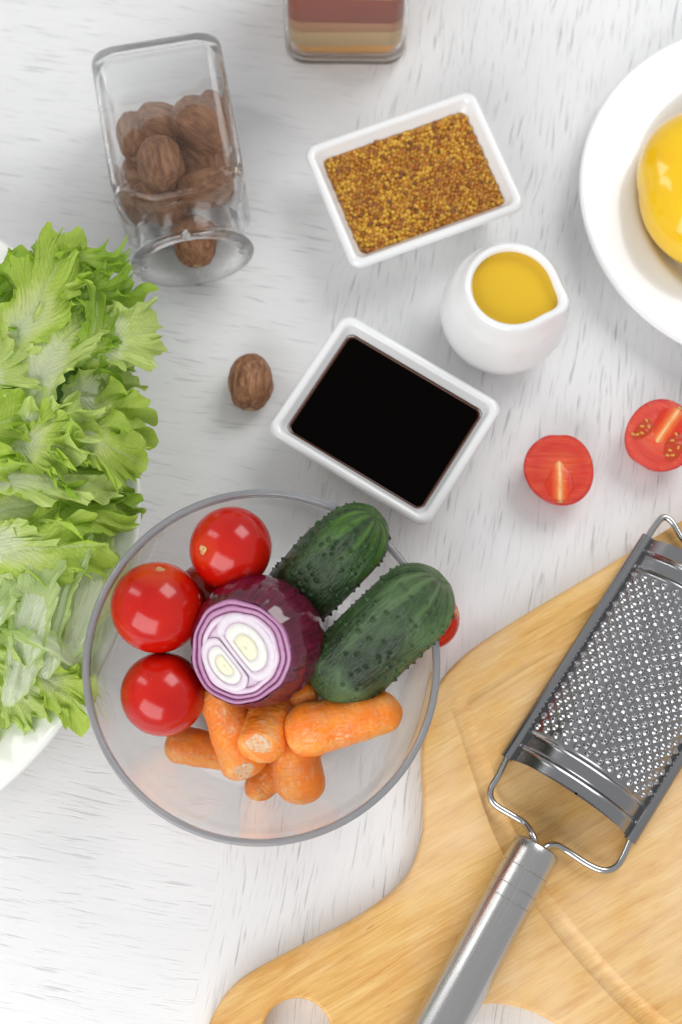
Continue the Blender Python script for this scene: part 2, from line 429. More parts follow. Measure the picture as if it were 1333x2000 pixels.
for s in range(3):
    V, F, uv = nutmeg_mesh(11 + s); o = link_mesh('nutmeg', V, F, M_NUT); nut_data.append(o)
nmh = NT('nutmeg_eye'); nmh.P(Base_Color=(.42, .27, .15), Roughness=.7); nmh.bump(nmh.noise(nmh.cm(), 6, 3), .6, .001)
for o in nut_data:
    V, F, uv = lathe([(.001, .05), (.14, .04), (.22, 0.0), (.24, -.05), (.001, -.06)][::-1], 14)
    e = link_mesh('hilum', V, F, nmh.m, o, sharp=40); e.matrix_basis = Matrix.Translation((1.2 * CM, 0, 0)) @ Matrix.Rotation(R(90), 4, 'Y')
def dup(src, name=None):
    c_ = src.copy(); C.objects.link(c_)
    for ch in src.children:
        d_ = ch.copy(); C.objects.link(d_); d_.parent = c_; d_.matrix_parent_inverse = ch.matrix_parent_inverse.copy()
    return c_
used_n = [False] * 3
def put_nut(k, p, d, roll, sc3, label, group=None):
    o = nut_data[k] if not used_n[k] else dup(nut_data[k]); used_n[k] = True
    q0 = np.array(p, float); align(o, q0, q0 + np.array(d, float), roll); o.matrix_world = o.matrix_world @ Matrix.Diagonal((*sc3, 1))
    for kk in ('label', 'category', 'group'):
        if kk in o: del o[kk]
    tag(o, label, 'nutmeg', group)
put_nut(0, P(490, 748, 1.03), (-.03, -1, -.12), 1.0, (1.10, 1.10, 1.06), 'whole brown nutmeg lying alone on the white table')
GN = 'nutmegs in the glass jar'
nuts = [  # px, py, z, dir, scale, label
 (262, 268, 3.0, (.1, -.9, .1), (.95, .8, .8), 'slim nutmeg standing against the left glass wall inside the jar'),
 (322, 246, 3.2, (-.8, .3, .1), (1.05, .95, .95), 'dark nutmeg at the back of the pile inside the jar'),
 (396, 246, 3.9, (-.85, .55, .4), (1.2, 1.1, 1.1), 'largest nutmeg with pale tip at the back of the jar pile'),
 (430, 226, 2.2, (.2, .95, .1), (1, .85, .85), 'nutmeg poking out behind the largest one by the right wall'),
 (314, 322, 4.3, (.15, -.95, -.1), (1.0, 1.02, 1.02), 'light wrinkled nutmeg on top in the middle of the jar'),
 (385, 322, 2.6, (.6, -.5, .2), (.95, .9, .9), 'dark nutmeg sunk between the others in the middle of the jar'),
 (438, 318, 2.8, (.1, -.9, .0), (1.05, .8, .8), 'narrow nutmeg along the right glass wall of the jar'),
 (268, 345, 1.6, (.7, -.3, .1), (.95, .9, .9), 'nutmeg at the bottom left of the pile in the jar'),
 (318, 398, 2.7, (.9, -.3, .1), (.95, .92, .92), 'nutmeg tucked under the jar shoulder on the left'),
 (405, 368, 3.4, (.9, .2, .1), (1.0, .85, .85), 'nutmeg lying sideways under the jar shoulder on the right'),
 (345, 355, 1.4, (.3, .8, 0), (.95, .95, .95), 'nutmeg on the lower glass wall in the middle of the jar'),
 (275, 395, 2.0, (.5, .6, 0), (.85, .8, .8), 'small nutmeg pressed to the left shoulder of the jar'),
 (384, 476, 1.75, (.1, -.9, -.1), (.95, .95, .95), 'reddish brown nutmeg resting in the jar mouth'),
]
for i, (px, py, z, d, s3, lab) in enumerate(nuts):
    q = P(px, py, z) - jbase; up_ = np.array([0, 0, 1.]); sx_ = np.cross(up_, jd)
    lx, ly, lz = q @ sx_, q @ up_, q @ jd; m_ = 2.95 - 1.08 * s3[1]
    lx = min(max(lx, -m_), m_); ly = min(max(ly, -m_), m_); lz = min(lz, 10.1)
    if lz > 8.1: k_ = math.hypot(lx, ly); f_ = min(1, (2.15 - 1.0 * s3[1]) / max(k_, 1e-3)); lx *= f_; ly *= f_
    s3 = tuple(v * 1.10 for v in s3); put_nut(i % 3, jbase + sx_ * lx + up_ * ly + jd * lz, d, i * 1.3, s3, lab, GN)

# standing jar with spice layers, cut by the top of the picture
fl, fr_ = P(573, 119, 0), P(800, 121, 0)
la = math.atan2(fr_[1] - fl[1], fr_[0] - fl[0])
jc2 = (fl + fr_) / 2 + np.array([-math.sin(la) , math.cos(la), 0]) * 2.75 + np.array([-.30, 0, 0])
jar2 = empty('spice_jar', jc2, la, 'square glass jar with coloured spice layers standing behind the mustard dish', 'jar')
jar_mesh('jar_body', M_JARG, jar2, half=3.15, th=.16, fl=.16)
sp = empty('layered_spices', (jc2[0], jc2[1], .2), la, 'bands of orange, beige and red brown ground spice inside the square jar', 'spices')
def spice(col, s):
    n = NT('ground_spice'); c = n.cm(); n.P(Base_Color=n.mix(n.ramp(n.noise(c, 14, 3), [(.35, 0.), (.65, 1.)]), col, tuple(v * .72 for v in col)), Roughness=.8)
    n.bump(n.noise(c, 25, 2), .4, .0006); return n.m
lay = [(.0, 1.6, (.84, .36, .015)), (1.6, 2.9, (.66, .43, .18)), (2.9, 3.8, (.56, .25, .10)), (3.8, 5.7, (.36, .06, .018)), (5.7, 6.4, (.62, .42, .2))]
for i, (z0, z1, col) in enumerate(lay):
    L = []
    for zz, q in ((z0 + .004, .0), (z0 + .03, .015), (z1 - .03, .015), (z1, .0)):
        l = rrect(2.92 + q - (.35 if (i == 0 and zz < .1) else 0), 2.92 + q - (.35 if (i == 0 and zz < .1) else 0), .8, 16)
        wv = .10 * np.sin(l[:, 0] * 1.1 + i) + .05 * np.sin(l[:, 1] * 2 + i * 2)
        wv = wv if zz > z0 + .5 * (z1 - z0) else (.10 * np.sin(l[:, 0] * 1.1 + i - 1) + .05 * np.sin(l[:, 1] * 2 + (i - 1) * 2)) * (i > 0)
        L.append(np.c_[l, zz + wv + (.08 if i == 0 and zz < .1 else 0)])
    V, F = loft(L); link_mesh('spice_layer', V, F, spice(col, i), sp, sharp=50)

# ------------------------------------------------------------------ tomatoes
def tomato_mat():
    n = NT('tomato_skin'); c = n.cm()
    a = n.ramp(n.noise(c, .5, 3), [(.35, (.48, .004, .001)), (.7, (.58, .010, .002))])
    tc = n.n('ShaderNodeTexCoord'); xyz = n.n('ShaderNodeSeparateXYZ', {'Vector': tc.outputs['Object']})
    top = n.ramp(n.math('MULTIPLY', xyz.outputs['Z'], 50.0), [(.78, 0.), (.98, 1.)])
    col = n.mix(n.math('MULTIPLY', top, .55), a, (.75, .10, .008))
    dots = n.ramp(n.n('ShaderNodeTexVoronoi', {'Vector': c, 'Scale': 3.2}).outputs['Distance'], [(.035, 1.), (.06, 0.)])
    col = n.mix(n.math('MULTIPLY', dots, .5), col, (.85, .35, .12))
    n.P(Base_Color=col, Roughness=.17); n.set(n.b, 'Subsurface Weight', .0); n.set(n.b, 'Subsurface Radius', (.004, .0005, .0002))
    n.bump(n.noise(c, 1.6, 3), .05, .002)
    return n.m
M_TOM = tomato_mat()
nsc = NT('stem_scar'); nsc.P(Base_Color=nsc.ramp(nsc.noise(nsc.cm(), 9, 3), [(.35, (.45, .20, .05)), (.6, (.70, .48, .22))]), Roughness=.8); nsc.bump(nsc.noise(nsc.cm(), 12, 3), .8, .001)
def tomato(px, py, z, r, axis, label, sq=(1, 1, .97), group='whole cherry tomatoes', seed=0, p=None):
    p = P(px, py, z) if p is None else p
    root = empty('cherry_tomato', (0, 0, 0), 0, label, 'tomato', group)
    a = np.array(axis, float); a /= np.linalg.norm(a)
    orient(root, a, (1, .1, .05), p)
    def fn(U, V):
        th = U * 2 * np.pi; ph = V * np.pi
        d = np.stack([np.sin(ph) * np.cos(th), np.sin(ph) * np.sin(th), np.cos(ph)], 1)
        k = 1 + .012 * snoise(d, seed + 5, 1.8) - .055 * np.exp(-(ph / .16) ** 2) - .02 * np.exp(-((np.pi - ph) / .12) ** 2)
        return d * np.array(sq) * r * k[:, None]
    V, F, uv = grid(fn, 96, 64, wu=True, flip=True)
    link_mesh('skin', V, F, M_TOM, root)
    V, F, uv = lathe([(.001, .0), (.09, .015), (.16, .03), (.20, .01), (.23, -.05), (.001, -.07)][::-1], 18, lambda T, r_, z_: 1 + .18 * np.sin(3 * T + seed) + .1 * np.sin(7 * T))
    s = link_mesh('stem_scar', V, F, nsc.m, root, sharp=40); s.location = (0, 0, (r * sq[2] * .95) * CM)
    return root
tomato(450, 1071, 6.4, 1.84, (-.62, -.20, .75), 'bright red cherry tomato touching the upper cucumber, scar at its lower left', seed=1)
tomato(307, 1186, 6.1, 2.02, (.12, .78, .63), 'red cherry tomato highest on the left wall of the glass bowl', seed=2)
tomato(319, 1356, 5.0, 1.84, (-.5, -.5, -.6), 'plain red cherry tomato below the other two, beside the carrots', seed=3)
tomato(408, 1172, 3.5, 1.7, (.5, .2, -.7), 'shadowed dark red tomato deep between the onion and two tomatoes', seed=4)
tomato(840, 1207, 1.45, 1.45, (.9, .1, .4), 'red cherry tomato on the table behind the front cucumber', seed=5)

# halves
nf = NT('tomato_flesh'); tc = nf.n('ShaderNodeTexCoord')
xyz = nf.n('ShaderNodeSeparateXYZ', {'Vector': tc.outputs['UV']})
uvc = nf.n('ShaderNodeMapping', {'Vector': tc.outputs['UV'], 'Location': (-.5, -.5, 0)})
ln = nf.n('ShaderNodeVectorMath', {0: uvc.outputs[0]}, operation='LENGTH').outputs['Value']
radial = nf.ramp(ln, [(.0, (.80, .13, .02)), (.12, (.76, .07, .012)), (.34, (.66, .020, .004)), (.44, (.70, .04, .008)), (.5, (.55, .008, .004))])
st = nf.noise(nf.cm(2.6, .45, 1), 1.3, 5, .65, .6)
col = nf.mix(nf.math('MULTIPLY', nf.ramp(st, [(.50, 0.), (.75, 1.)]), .32), radial, (.85, .24, .08))
nf.P(Base_Color=col, Roughness=.12); nf.set(nf.b, 'Subsurface Weight', .08); nf.set(nf.b, 'Subsurface Radius', (.008, .002, .001)); nf.bump(st, .8, .0025)
ncore = NT('tomato_core'); _ay = ncore.math('MULTIPLY', ncore.math('ABSOLUTE', ncore.n('ShaderNodeSeparateXYZ', {'Vector': ncore.n('ShaderNodeTexCoord').outputs['Object']}).outputs['Y']), 200.0); ncore.P(Base_Color=ncore.ramp(ncore.math('ADD', _ay, ncore.math('MULTIPLY', ncore.noise(ncore.cm(.6, 2, 1), 3, 3), .3)), [(.14, (.88, .62, .34)), (.32, (.84, .30, .08)), (.55, (.78, .14, .03)), (1.0, (.68, .035, .008))]), Roughness=.25); ncore.set(ncore.b, 'Subsurface Weight', .4); ncore.set(ncore.b, 'Subsurface Radius', (.006, .003, .001)); ncore.bump(ncore.noise(ncore.cm(), 5, 2), .3, .001)
nsd = NT('tomato_seed_gel'); nsd.P(Base_Color=(.72, .36, .07), Roughness=.15)
ngel = NT('tomato_pocket'); ngel.P(Base_Color=(.50, .045, .009), Roughness=.1); ngel.bump(ngel.noise(ngel.cm(), 4, 3), .6, .0015)
def half(p, r, n_, a_, label, pockets):
    root = empty('tomato_half', (0, 0, 0), 0, label, 'tomato half', 'halved cherry tomatoes')
    orient(root, n_, a_, p)
    def fr(T, rr, z): return 1 + .03 * np.sin(2 * T + 1) + .02 * np.sin(3 * T) - .05 * np.exp(-(((T - np.pi + np.pi) % (2 * np.pi) - np.pi) / .22) ** 2) * np.ones_like(rr)
    ph = np.linspace(0, np.pi / 2, 26)
    prof = np.stack([r * np.sin(ph[::1]), -r * .96 * np.cos(ph)], 1)
    prof = np.vstack([prof, [(r * .995, .02), (r * .975, .03)]])
    V, F, uv = lathe(np.maximum(prof, [.001, -9]), 96, fr); link_mesh('skin', V, F, M_TOM, root)
    rr = np.linspace(.001, 1, 22); zz = .03 - .05 * np.sin(np.clip((rr - .1) / .8, 0, 1) * np.pi)
    V, F, uv = lathe(np.stack([rr * r * .975, zz], 1)[::-1], 96, fr)
    V[:, 2] += .035 * snoise(V * [1, 2, 1], 3, 2.0) * np.clip(1 - np.hypot(V[:, 0], V[:, 1]) / r, 0, .4)
    uv = V[:, :2] / (2 * r) + .5
    link_mesh('cut_face', V, F[:, ::-1] if False else F, nf.m, root, uv=uv)
    # pale core running in from the stem end (+X)
    def fn(U, Vv):
        s = Vv; th = U * 2 * np.pi; x = (.93 - 1.15 * s) * r
        wd = r * (.05 + .34 * np.sin(np.clip(s, 0, 1) ** .8 * np.pi)) ; wd[s < .02] *= .3; wd[s > .98] *= .3
        return np.stack([x, wd * np.cos(th), .02 + .045 * np.sin(th) * np.sin(np.clip(s, .03, .97) * np.pi)], 1)
    V, F, uv = grid(fn, 24, 26, wu=True); V[:, 1] += .03 * np.sin(V[:, 0] * 6); link_mesh('core', V, F, ncore.m, root)
    for (x, y, L_, W_, rot) in pockets:
        def fn(U, Vv, x=x, y=y, L_=L_, W_=W_, rot=rot):
            th = U * 2 * np.pi; q = Vv; ex = q * L_ * np.cos(th); ey = q * W_ * np.sin(th) * (1 + .2 * np.cos(th))
            cr_, sr_ = math.cos(rot), math.sin(rot)
            return np.stack([x * r + r * (ex * cr_ - ey * sr_), y * r + r * (ex * sr_ + ey * cr_), .045 * (1 - q ** 4) + .02], 1)
        V, F, uv = grid(fn, 40, 8, wu=True); link_mesh('seed_pocket', V, F, ngel.m, root)
        rr_ = np.random.RandomState(int(abs(x * 100) + abs(y * 10)))
        V0, F0 = ico(2)
        for k in range(6):
            t = (k - 2.5) / 3.2 + rr_.randn() * .08; sx = x * r + r * L_ * t * math.cos(rot); sy = y * r + r * L_ * t * math.sin(rot) + (rr_.rand() - .5) * .42
            o = link_mesh('seed', V0 * [.06, .11, .04], F0, nsd.m, root); o.location = (sx * CM, sy * CM, .075 * CM); o.rotation_euler = (0, 0, rot + rr_.randn() * .7)
    V, F, uv = lathe([(.001, .06), (.07, .06), (.12, .03), (.13, -.05), (.001, -.08)][::-1], 14)
    s = link_mesh('stem_scar', V, F, nsc.m, root, sharp=40); s.matrix_basis = Matrix.Translation((.955 * r * CM, 0, -.02 * CM)) @ Matrix.Rotation(R(80), 4, 'Y')
    return root
half(P(1093, 916, 1.5), 1.72, (.03, -.02, 1), (-.02, -1, 0), 'halved cherry tomato with pale central core, cut side up, between the soy dish and board', [])
half(P(1291, 851, 1.6), 1.74, (-.12, -.06, 1), (.55, .75, 0), 'seedy tomato half cut by the right edge, near the plate', [(-.10, -.48, .42, .26, .25), (-.15, .5, .35, .2, -.2)])

# ------------------------------------------------------------------ glass bowl
bc = (-3.37, -8.30)
gb = empty('glass_bowl', (bc[0], bc[1], 0), 0, 'clear round glass bowl holding the tomatoes, onion, cucumbers and carrots', 'bowl')
o_ = smooth_profile([(2.9, .02), (3.3, .0), (4.2, .28), (5.25, 1.2), (6.1, 2.6), (6.75, 4.2), (7.2, 5.7), (7.48, 6.75)], 60)
i_ = smooth_profile([(7.22, 6.78), (6.98, 5.75), (6.5, 4.25), (5.85, 2.75), (5.0, 1.45), (4.1, .65), (3.2, .42), (2.0, .4)], 60)
lipc = [(7.50, 6.85), (7.51, 6.95), (7.47, 7.03), (7.40, 7.06), (7.31, 7.03), (7.25, 6.95), (7.22, 6.86)]
V, F, uv = lathe(np.vstack([[(.001, .06), (2.3, .06)], o_, i_, [(.001, .4)]]), 192)
link_mesh('bowl_body', V, F, M_GLASS, gb)
n = NT('rim_painted_refraction'); n.P(Base_Color=(.46, .47, .49), Roughness=.10, IOR=1.5); n.set(n.b, 'Transmission Weight', .60); n.bump(n.noise(n.cm(), .8, 3), .1, .001)  # grey base colour standing in for dim surroundings refracted in the clear rim
lp = [(7.225, 6.785)] + [(7.36 + .145 * math.cos(R(a)), 6.93 + .13 * math.sin(R(a))) for a in range(-60, 241, 20)][::1]
lp = [(7.36 + .15 * math.cos(R(a)), 6.93 + .135 * math.sin(R(a))) for a in range(-90, 271, 15)]
V, F, uv = lathe(lp, 192); link_mesh('rim', V, F, n.m, gb); gb.scale = (1.010, 1.012, 1.0)

# ------------------------------------------------------------------ onion
oc = P(503, 1253, 6.2)
on = empty('red_onion', (0, 0, 0), 0, 'dark purple red onion with its cut top showing two pale cores', 'onion')
nrm = np.array((-.37, -.40, .86)); nrm /= np.linalg.norm(nrm)
orient(on, nrm, (-.78, -.62, 0), oc)     # local X runs from the first core to the second
n = NT('onion_skin'); tc = n.n('ShaderNodeTexCoord'); sep = n.n('ShaderNodeSeparateXYZ', {'Vector': tc.outputs['Object']})
angn = n.math('ARCTAN2', sep.outputs['Y'], sep.outputs['X'])
cv = n.n('ShaderNodeCombineXYZ', {'X': n.math('MULTIPLY', angn, 9.0), 'Y': n.math('MULTIPLY', sep.outputs['Z'], 45.0), 'Z': 0.0})
st = n.noise(cv.outputs[0], 1.4, 4, .6, .4)
bl = n.noise(n.cm(), .45, 3)
col = n.mix(n.ramp(st, [(.35, 0.), (.75, 1.)]), (.055, .0015, .012), (.17, .007, .042))
col = n.mix(n.math('MULTIPLY', n.ramp(bl, [(.5, 0.), (.75, 1.)]), .2), col, (.10, .035, .012))
rim = n.ramp(n.math('MULTIPLY', sep.outputs['Z'], 50.0), [(.80, 0.), (.97, 1.)])
col = n.mix(n.math('MULTIPLY', rim, .28), col, (.30, .10, .20))
n.P(Base_Color=col, Roughness=.12); n.bump(st, .04, .0008); n.set(n.b, 'Coat Weight', .5); n.set(n.b, 'Coat Roughness', .07)
M_ON = n.m
D_, R_ = 1.78, 2.9
def osh(T):  # outline of the cut: longer along X
    return 1 + .035 * np.cos(2 * T) + .018 * np.sin(3 * T + .6) + .008 * np.sin(11 * T)
ph = np.linspace(math.acos(D_ / R_), math.pi, 60)
prof = np.stack([R_ * np.sin(ph), R_ * np.cos(ph) * np.where(np.cos(ph) < 0, .98, 1.0)], 1)
V, F, uv = lathe(np.maximum(prof, [.001, -99]), 160, lambda T, r_, z_: 1 + (osh(T) - 1) * np.clip((z_ + 2.5) / 4.3, 0, 1) + .006 * np.sin(23 * T + np.sin(z_ * 2) * .7))
rc = math.sqrt(R_ ** 2 - D_ ** 2)
link_mesh('skin', V, F[:, ::-1], M_ON, on)
def onion_ring_mat(name, inner, edge, pw):
    n = NT(name); tc = n.n('ShaderNodeTexCoord'); s = n.n('ShaderNodeSeparateXYZ', {'Vector': tc.outputs['UV']})
    e = n.ramp(s.outputs['Y'], [(0., 1.), (pw, .25), (.5, 0.), (1 - pw, .45), (1., 1.)])
    nz = n.noise(n.cm(), 4, 4, .6)
    e = n.math('MULTIPLY', e, n.ramp(nz, [(.25, .45), (.7, 1.)]))
    n.P(Base_Color=n.mix(e, n.mix(nz, inner, tuple(v * .86 for v in inner)), edge), Roughness=.28); n.set(n.b, 'Subsurface Weight', .25); n.set(n.b, 'Subsurface Radius', (.003, .002, .002))
    n.bump(nz, .35, .0008); return n.m
MR = [onion_ring_mat('onion_outer_flesh', (.50, .24, .42), (.16, .012, .09), .25), onion_ring_mat('onion_mid_flesh', (.76, .62, .73), (.38, .12, .30), .14),
      onion_ring_mat('onion_pale_flesh', (.74, .68, .73), (.50, .30, .48), .12), onion_ring_mat('onion_inner_flesh', (.78, .77, .72), (.70, .66, .66), .1), onion_ring_mat('onion_heart', (.80, .78, .55), (.78, .76, .62), .1)]
def ring_mesh(name, f_out, f_in, mat, z0, hgt, seed, root=on):
    """annulus between closed curves f_out(T), f_in(T) -> (x,y)"""
    def fn(U, Vv):
        T = U * 2 * np.pi; a = f_out(T); b = f_in(T)
        x = a[0] * (1 - Vv) + b[0] * Vv; y = a[1] * (1 - Vv) + b[1] * Vv
        z = z0 + hgt * np.sin(np.pi * np.clip(Vv, 0, 1)) ** .6 + (.02 if seed < 10 else .003) * np.sin(5 * T + seed) - .03 * ((Vv < .01) | (Vv > .99))
        return np.stack([x, y, z], 1)
    V, F, uv = grid(fn, 140, 10, wu=True, flip=True)
    return link_mesh(name, V, F, mat, root, uv=uv)
def big(f, cx_=0, cy_=0, sx=1, sy=1):
    return lambda T: (cx_ + sx * rc * f * osh(T) * np.cos(T) * (1 + .02 * np.sin(4 * T + f * 9)), cy_ + sy * rc * f * osh(T) * np.sin(T) * (1 + .02 * np.sin(3 * T + f * 7)))
fs = [1.0, .90, .79, .66]
ctr = [(0, 0), (.01, 0), (.03, .02), (.04, .02), (.06, 0), (.08, 0), (.1, 0), (.1, 0)]
for k in range(3):
    ring_mesh('onion_ring', big(fs[k], *ctr[k]), big(fs[k + 1] + .004, *ctr[k + 1]), MR[0] if k < 2 else MR[1], D_ - .02, .07 if k % 2 == 0 else .03, k)
# floor below the two hearts
V, F, uv = lathe([(.001, D_ - .04), (rc * .7, D_ - .05)][::-1], 48); link_mesh('inner_flesh', V, F, MR[1], on, uv=uv)
def dee(cx_, cy_, a, b, flat_, sgn):
    """D-shaped loop; flat side towards the other heart"""
    def f(T):
        x = a * np.cos(T); y = b * np.sin(T)
        lim = flat_ * a; xs = x * sgn
        xs = np.where(xs < -lim, -lim - (-lim - xs) * .12, xs)
        return cx_ + xs * sgn, cy_ + y
    return f
for (cx_, a0, b0, sgn, fl_) in ((-.40, 1.26, 1.60, -1, .52), (.93, .88, 1.32, 1, .62)):
    ks = [1.0, .70, .38, .001]
    for k in range(3):
        mt = [MR[2], MR[3], MR[4]][k]
        ring_mesh('onion_ring', dee(cx_, 0, a0 * ks[k], b0 * ks[k], fl_, sgn), dee(cx_, 0, a0 * ks[k + 1], b0 * ks[k + 1], fl_, sgn), mt, D_ + .035 + .006 * k, .03, k + 10)
# small torn flap of skin at the rim
def fn(U, Vv):
    T = R(52) + U * R(26); x = rc * osh(T) * 1.005
    rr = x + Vv * .30 * np.sin(U * np.pi) ** .7
    return np.stack([rr * np.cos(T), rr * np.sin(T), D_ - .02 - Vv * .25 + .05 * np.sin(U * 9)], 1)
V, F, uv = grid(fn, 16, 6); link_mesh('skin_flap', V, F, M_ON, on)

# ------------------------------------------------------------------ cucumbers
def cuke_mat(name, bloom, tip_light):
    n = NT(name); tc = n.n('ShaderNodeTexCoord'); s = n.n('ShaderNodeSeparateXYZ', {'Vector': tc.outputs['Object']})
    blo = n.noise(n.cm(.5, 1, 1), .55, 4, .6, .6)
    col = n.mix(n.ramp(blo, [(.38, 0.), (.66, 1.)]), (.006, .020, .003), bloom)
    ang_ = n.math('ARCTAN2', s.outputs['Y'], s.outputs['Z'])
    cv = n.n('ShaderNodeCombineXYZ', {'X': n.math('MULTIPLY', ang_, 3.2), 'Y': n.math('MULTIPLY', s.outputs['X'], 18.0), 'Z': 0.0})
    st = n.ramp(n.noise(cv.outputs[0], 1.3, 3, .55, .3), [(.42, 0.), (.68, 1.)])
    tipm = n.ramp(n.math('MULTIPLY', s.outputs['X'], -20.0), [(0.0, 1.), (.9, 0.)]) # origin at the tip end, body along -X .. set below
    tipm = n.ramp(n.math('MULTIPLY', s.outputs['X'], 33.0), [(0.0, 1.), (.95, 0.)])
    col = n.mix(n.math('MULTIPLY', st, n.math('MULTIPLY', tipm, .85)), col, tip_light)
    fine = n.noise(n.cm(.4, 1.5, 1.5), 5, 4, .7)
    col = n.mix(n.math('MULTIPLY', n.ramp(fine, [(.45, 0.), (.75, 1.)]), .25), col, (.12, .24, .10))
    a = n.n('ShaderNodeAttribute', attribute_name='wart')
    col = n.mix(n.ramp(a.outputs['Fac'], [(.25, 0.), (.8, .35)]), col, (.004, .020, .005))
    n.P(Base_Color=col, Roughness=.25); n.set(n.b, 'Specular IOR Level', .42)
    n.bump(n.math('ADD', fine, n.math('MULTIPLY', blo, 1.5)), .7, .0014)
    return n.m
def cucumber(tip, back, r, L, label, bloom, tipl, seed, nw=300):
    rs = np.random.RandomState(seed)
    ws = np.c_[rs.rand(nw) * (L - .7) + .45, rs.rand(nw) * 2 * np.pi, .5 + rs.rand(nw) * .5]
    keep = []
    for q in ws:
        if all(math.hypot(q[0] - k[0], r * ((q[1] - k[1] + np.pi) % (2 * np.pi) - np.pi)) > .27 for k in keep): keep.append(q)
    ws = np.array(keep); wart = {}
    def fn(U, Vv):
        s = Vv; x = L * (1 - np.cos(s * np.pi)) / 2 * .35 + L * s * .65
        t = np.clip(x / L, 0, 1)
        rad = r * (1 - np.clip(1 - x / (r * 1.15), 0, 1) ** 2.3) ** (1 / 2.1) * (1 - np.clip(1 - (L - x) / (r * 1.1), 0, 1) ** 2.3) ** (1 / 2.1) * (1 + .05 * np.sin(t * 3.0))
        th = U * 2 * np.pi
        rad = rad * (1 + .022 * np.cos(3 * th + .4) + .018 * np.cos(6 * th))
        nx = np.stack([x, rad * np.cos(th), rad * np.sin(th)], 1)
        nx = nx + (.05 * snoise(nx, seed, 1.3))[:, None] * np.stack([0 * x, np.cos(th), np.sin(th)], 1)
        h = 0 * x; ww = 0 * x
        for (wx, wt, wsz) in ws:
            dx = x - wx; dt = (th - wt + np.pi) % (2 * np.pi) - np.pi; d2 = dx * dx + (dt * r) ** 2
            m = d2 < .16
            s1 = .075 * (.7 + .5 * wsz)
            h[m] += .15 * wsz * np.exp(-d2[m] / (2 * s1 * s1 * .55)) - .055 * wsz * np.exp(-d2[m] / (2 * (.15) ** 2)) + .03 * np.exp(-d2[m] / .0009)
            ww[m] = np.maximum(ww[m], np.exp(-d2[m] / (2 * (.11 * (.6 + .5 * wsz)) ** 2)) * (1 - .9 * np.exp(-d2[m] / .0012)))
        dim = np.exp(-(x / .35) ** 2) * .22
        nx = nx + h[:, None] * np.stack([0 * x, np.cos(th), np.sin(th)], 1); nx[:, 0] += dim * np.exp(-(rad / .5) ** 2)
        nx[:, 2] += .25 * np.sin(t * np.pi)
        wart['w'] = ww
        return nx
    V, F, uv = grid(fn, 300, 300, wu=True)
    o = link_mesh('cucumber', V, F, cuke_mat('cucumber_skin', bloom, tipl))
    at = o.data.attributes.new('wart', 'FLOAT', 'POINT'); at.data.foreach_set('value', wart['w'].astype(np.float32))
    align(o, tip, back)
    tag(o, label, 'cucumber', 'cucumbers in the glass bowl')
    ns_ = NT('cucumber_spine'); ns_.P(Base_Color=(.45, .55, .35), Roughness=.3)
    return o
cucumber(P(738, 1003, 8.3), P(560, 1185, 4.6), 1.52, 7.0, 'dark green knobbly cucumber lying behind, its tip by the soy dish', (.020, .055, .012), (.10, .26, .015), 21)
cucumber(P(864, 1126, 8.3), P(626, 1358, 4.4), 1.72, 7.7, 'paler green warty cucumber in front, reaching over the right rim of the bowl', (.070, .135, .045), (.16, .27, .10), 22, 330)

# ------------------------------------------------------------------ carrots
n = NT('carrot_flesh'); c = n.cm(.6, 1.5, 1.5)
cn = n.noise(n.cm(.5, 1.2, 1.2), 1.0, 4, .6)
col = n.ramp(cn, [(.3, (.88, .19, .006)), (.5, (.92, .26, .012)), (.72, (.95, .40, .06))])
wh = n.math('MULTIPLY', n.ramp(n.noise(n.cm(1, 2.2, 2.2), 3.2, 5, .75, .8), [(.47, 0.), (.68, 1.)]), n.ramp(n.noise(n.cm(), .8, 2), [(.40, .15), (.62, .95)]))
col = n.mix(n.math('MULTIPLY', wh, .9), col, (.90, .62, .38))
n.P(Base_Color=col, Roughness=.42); n.set(n.b, 'Subsurface Weight', .35); n.set(n.b, 'Subsurface Radius', (.008, .003, .0005))
n.bump(n.math('ADD', wh, n.noise(c, 2.5, 4)), .35, .0010)
M_CAR = n.m
n = NT('carrot_cut_end'); cc = n.noise(n.cm(), 7, 5, .7)
n.P(Base_Color=n.ramp(cc, [(.35, (.80, .30, .06)), (.5, (.88, .55, .32)), (.65, (.90, .74, .58))]), Roughness=.7); n.bump(cc, .9, .0015); M_CUT = n.m
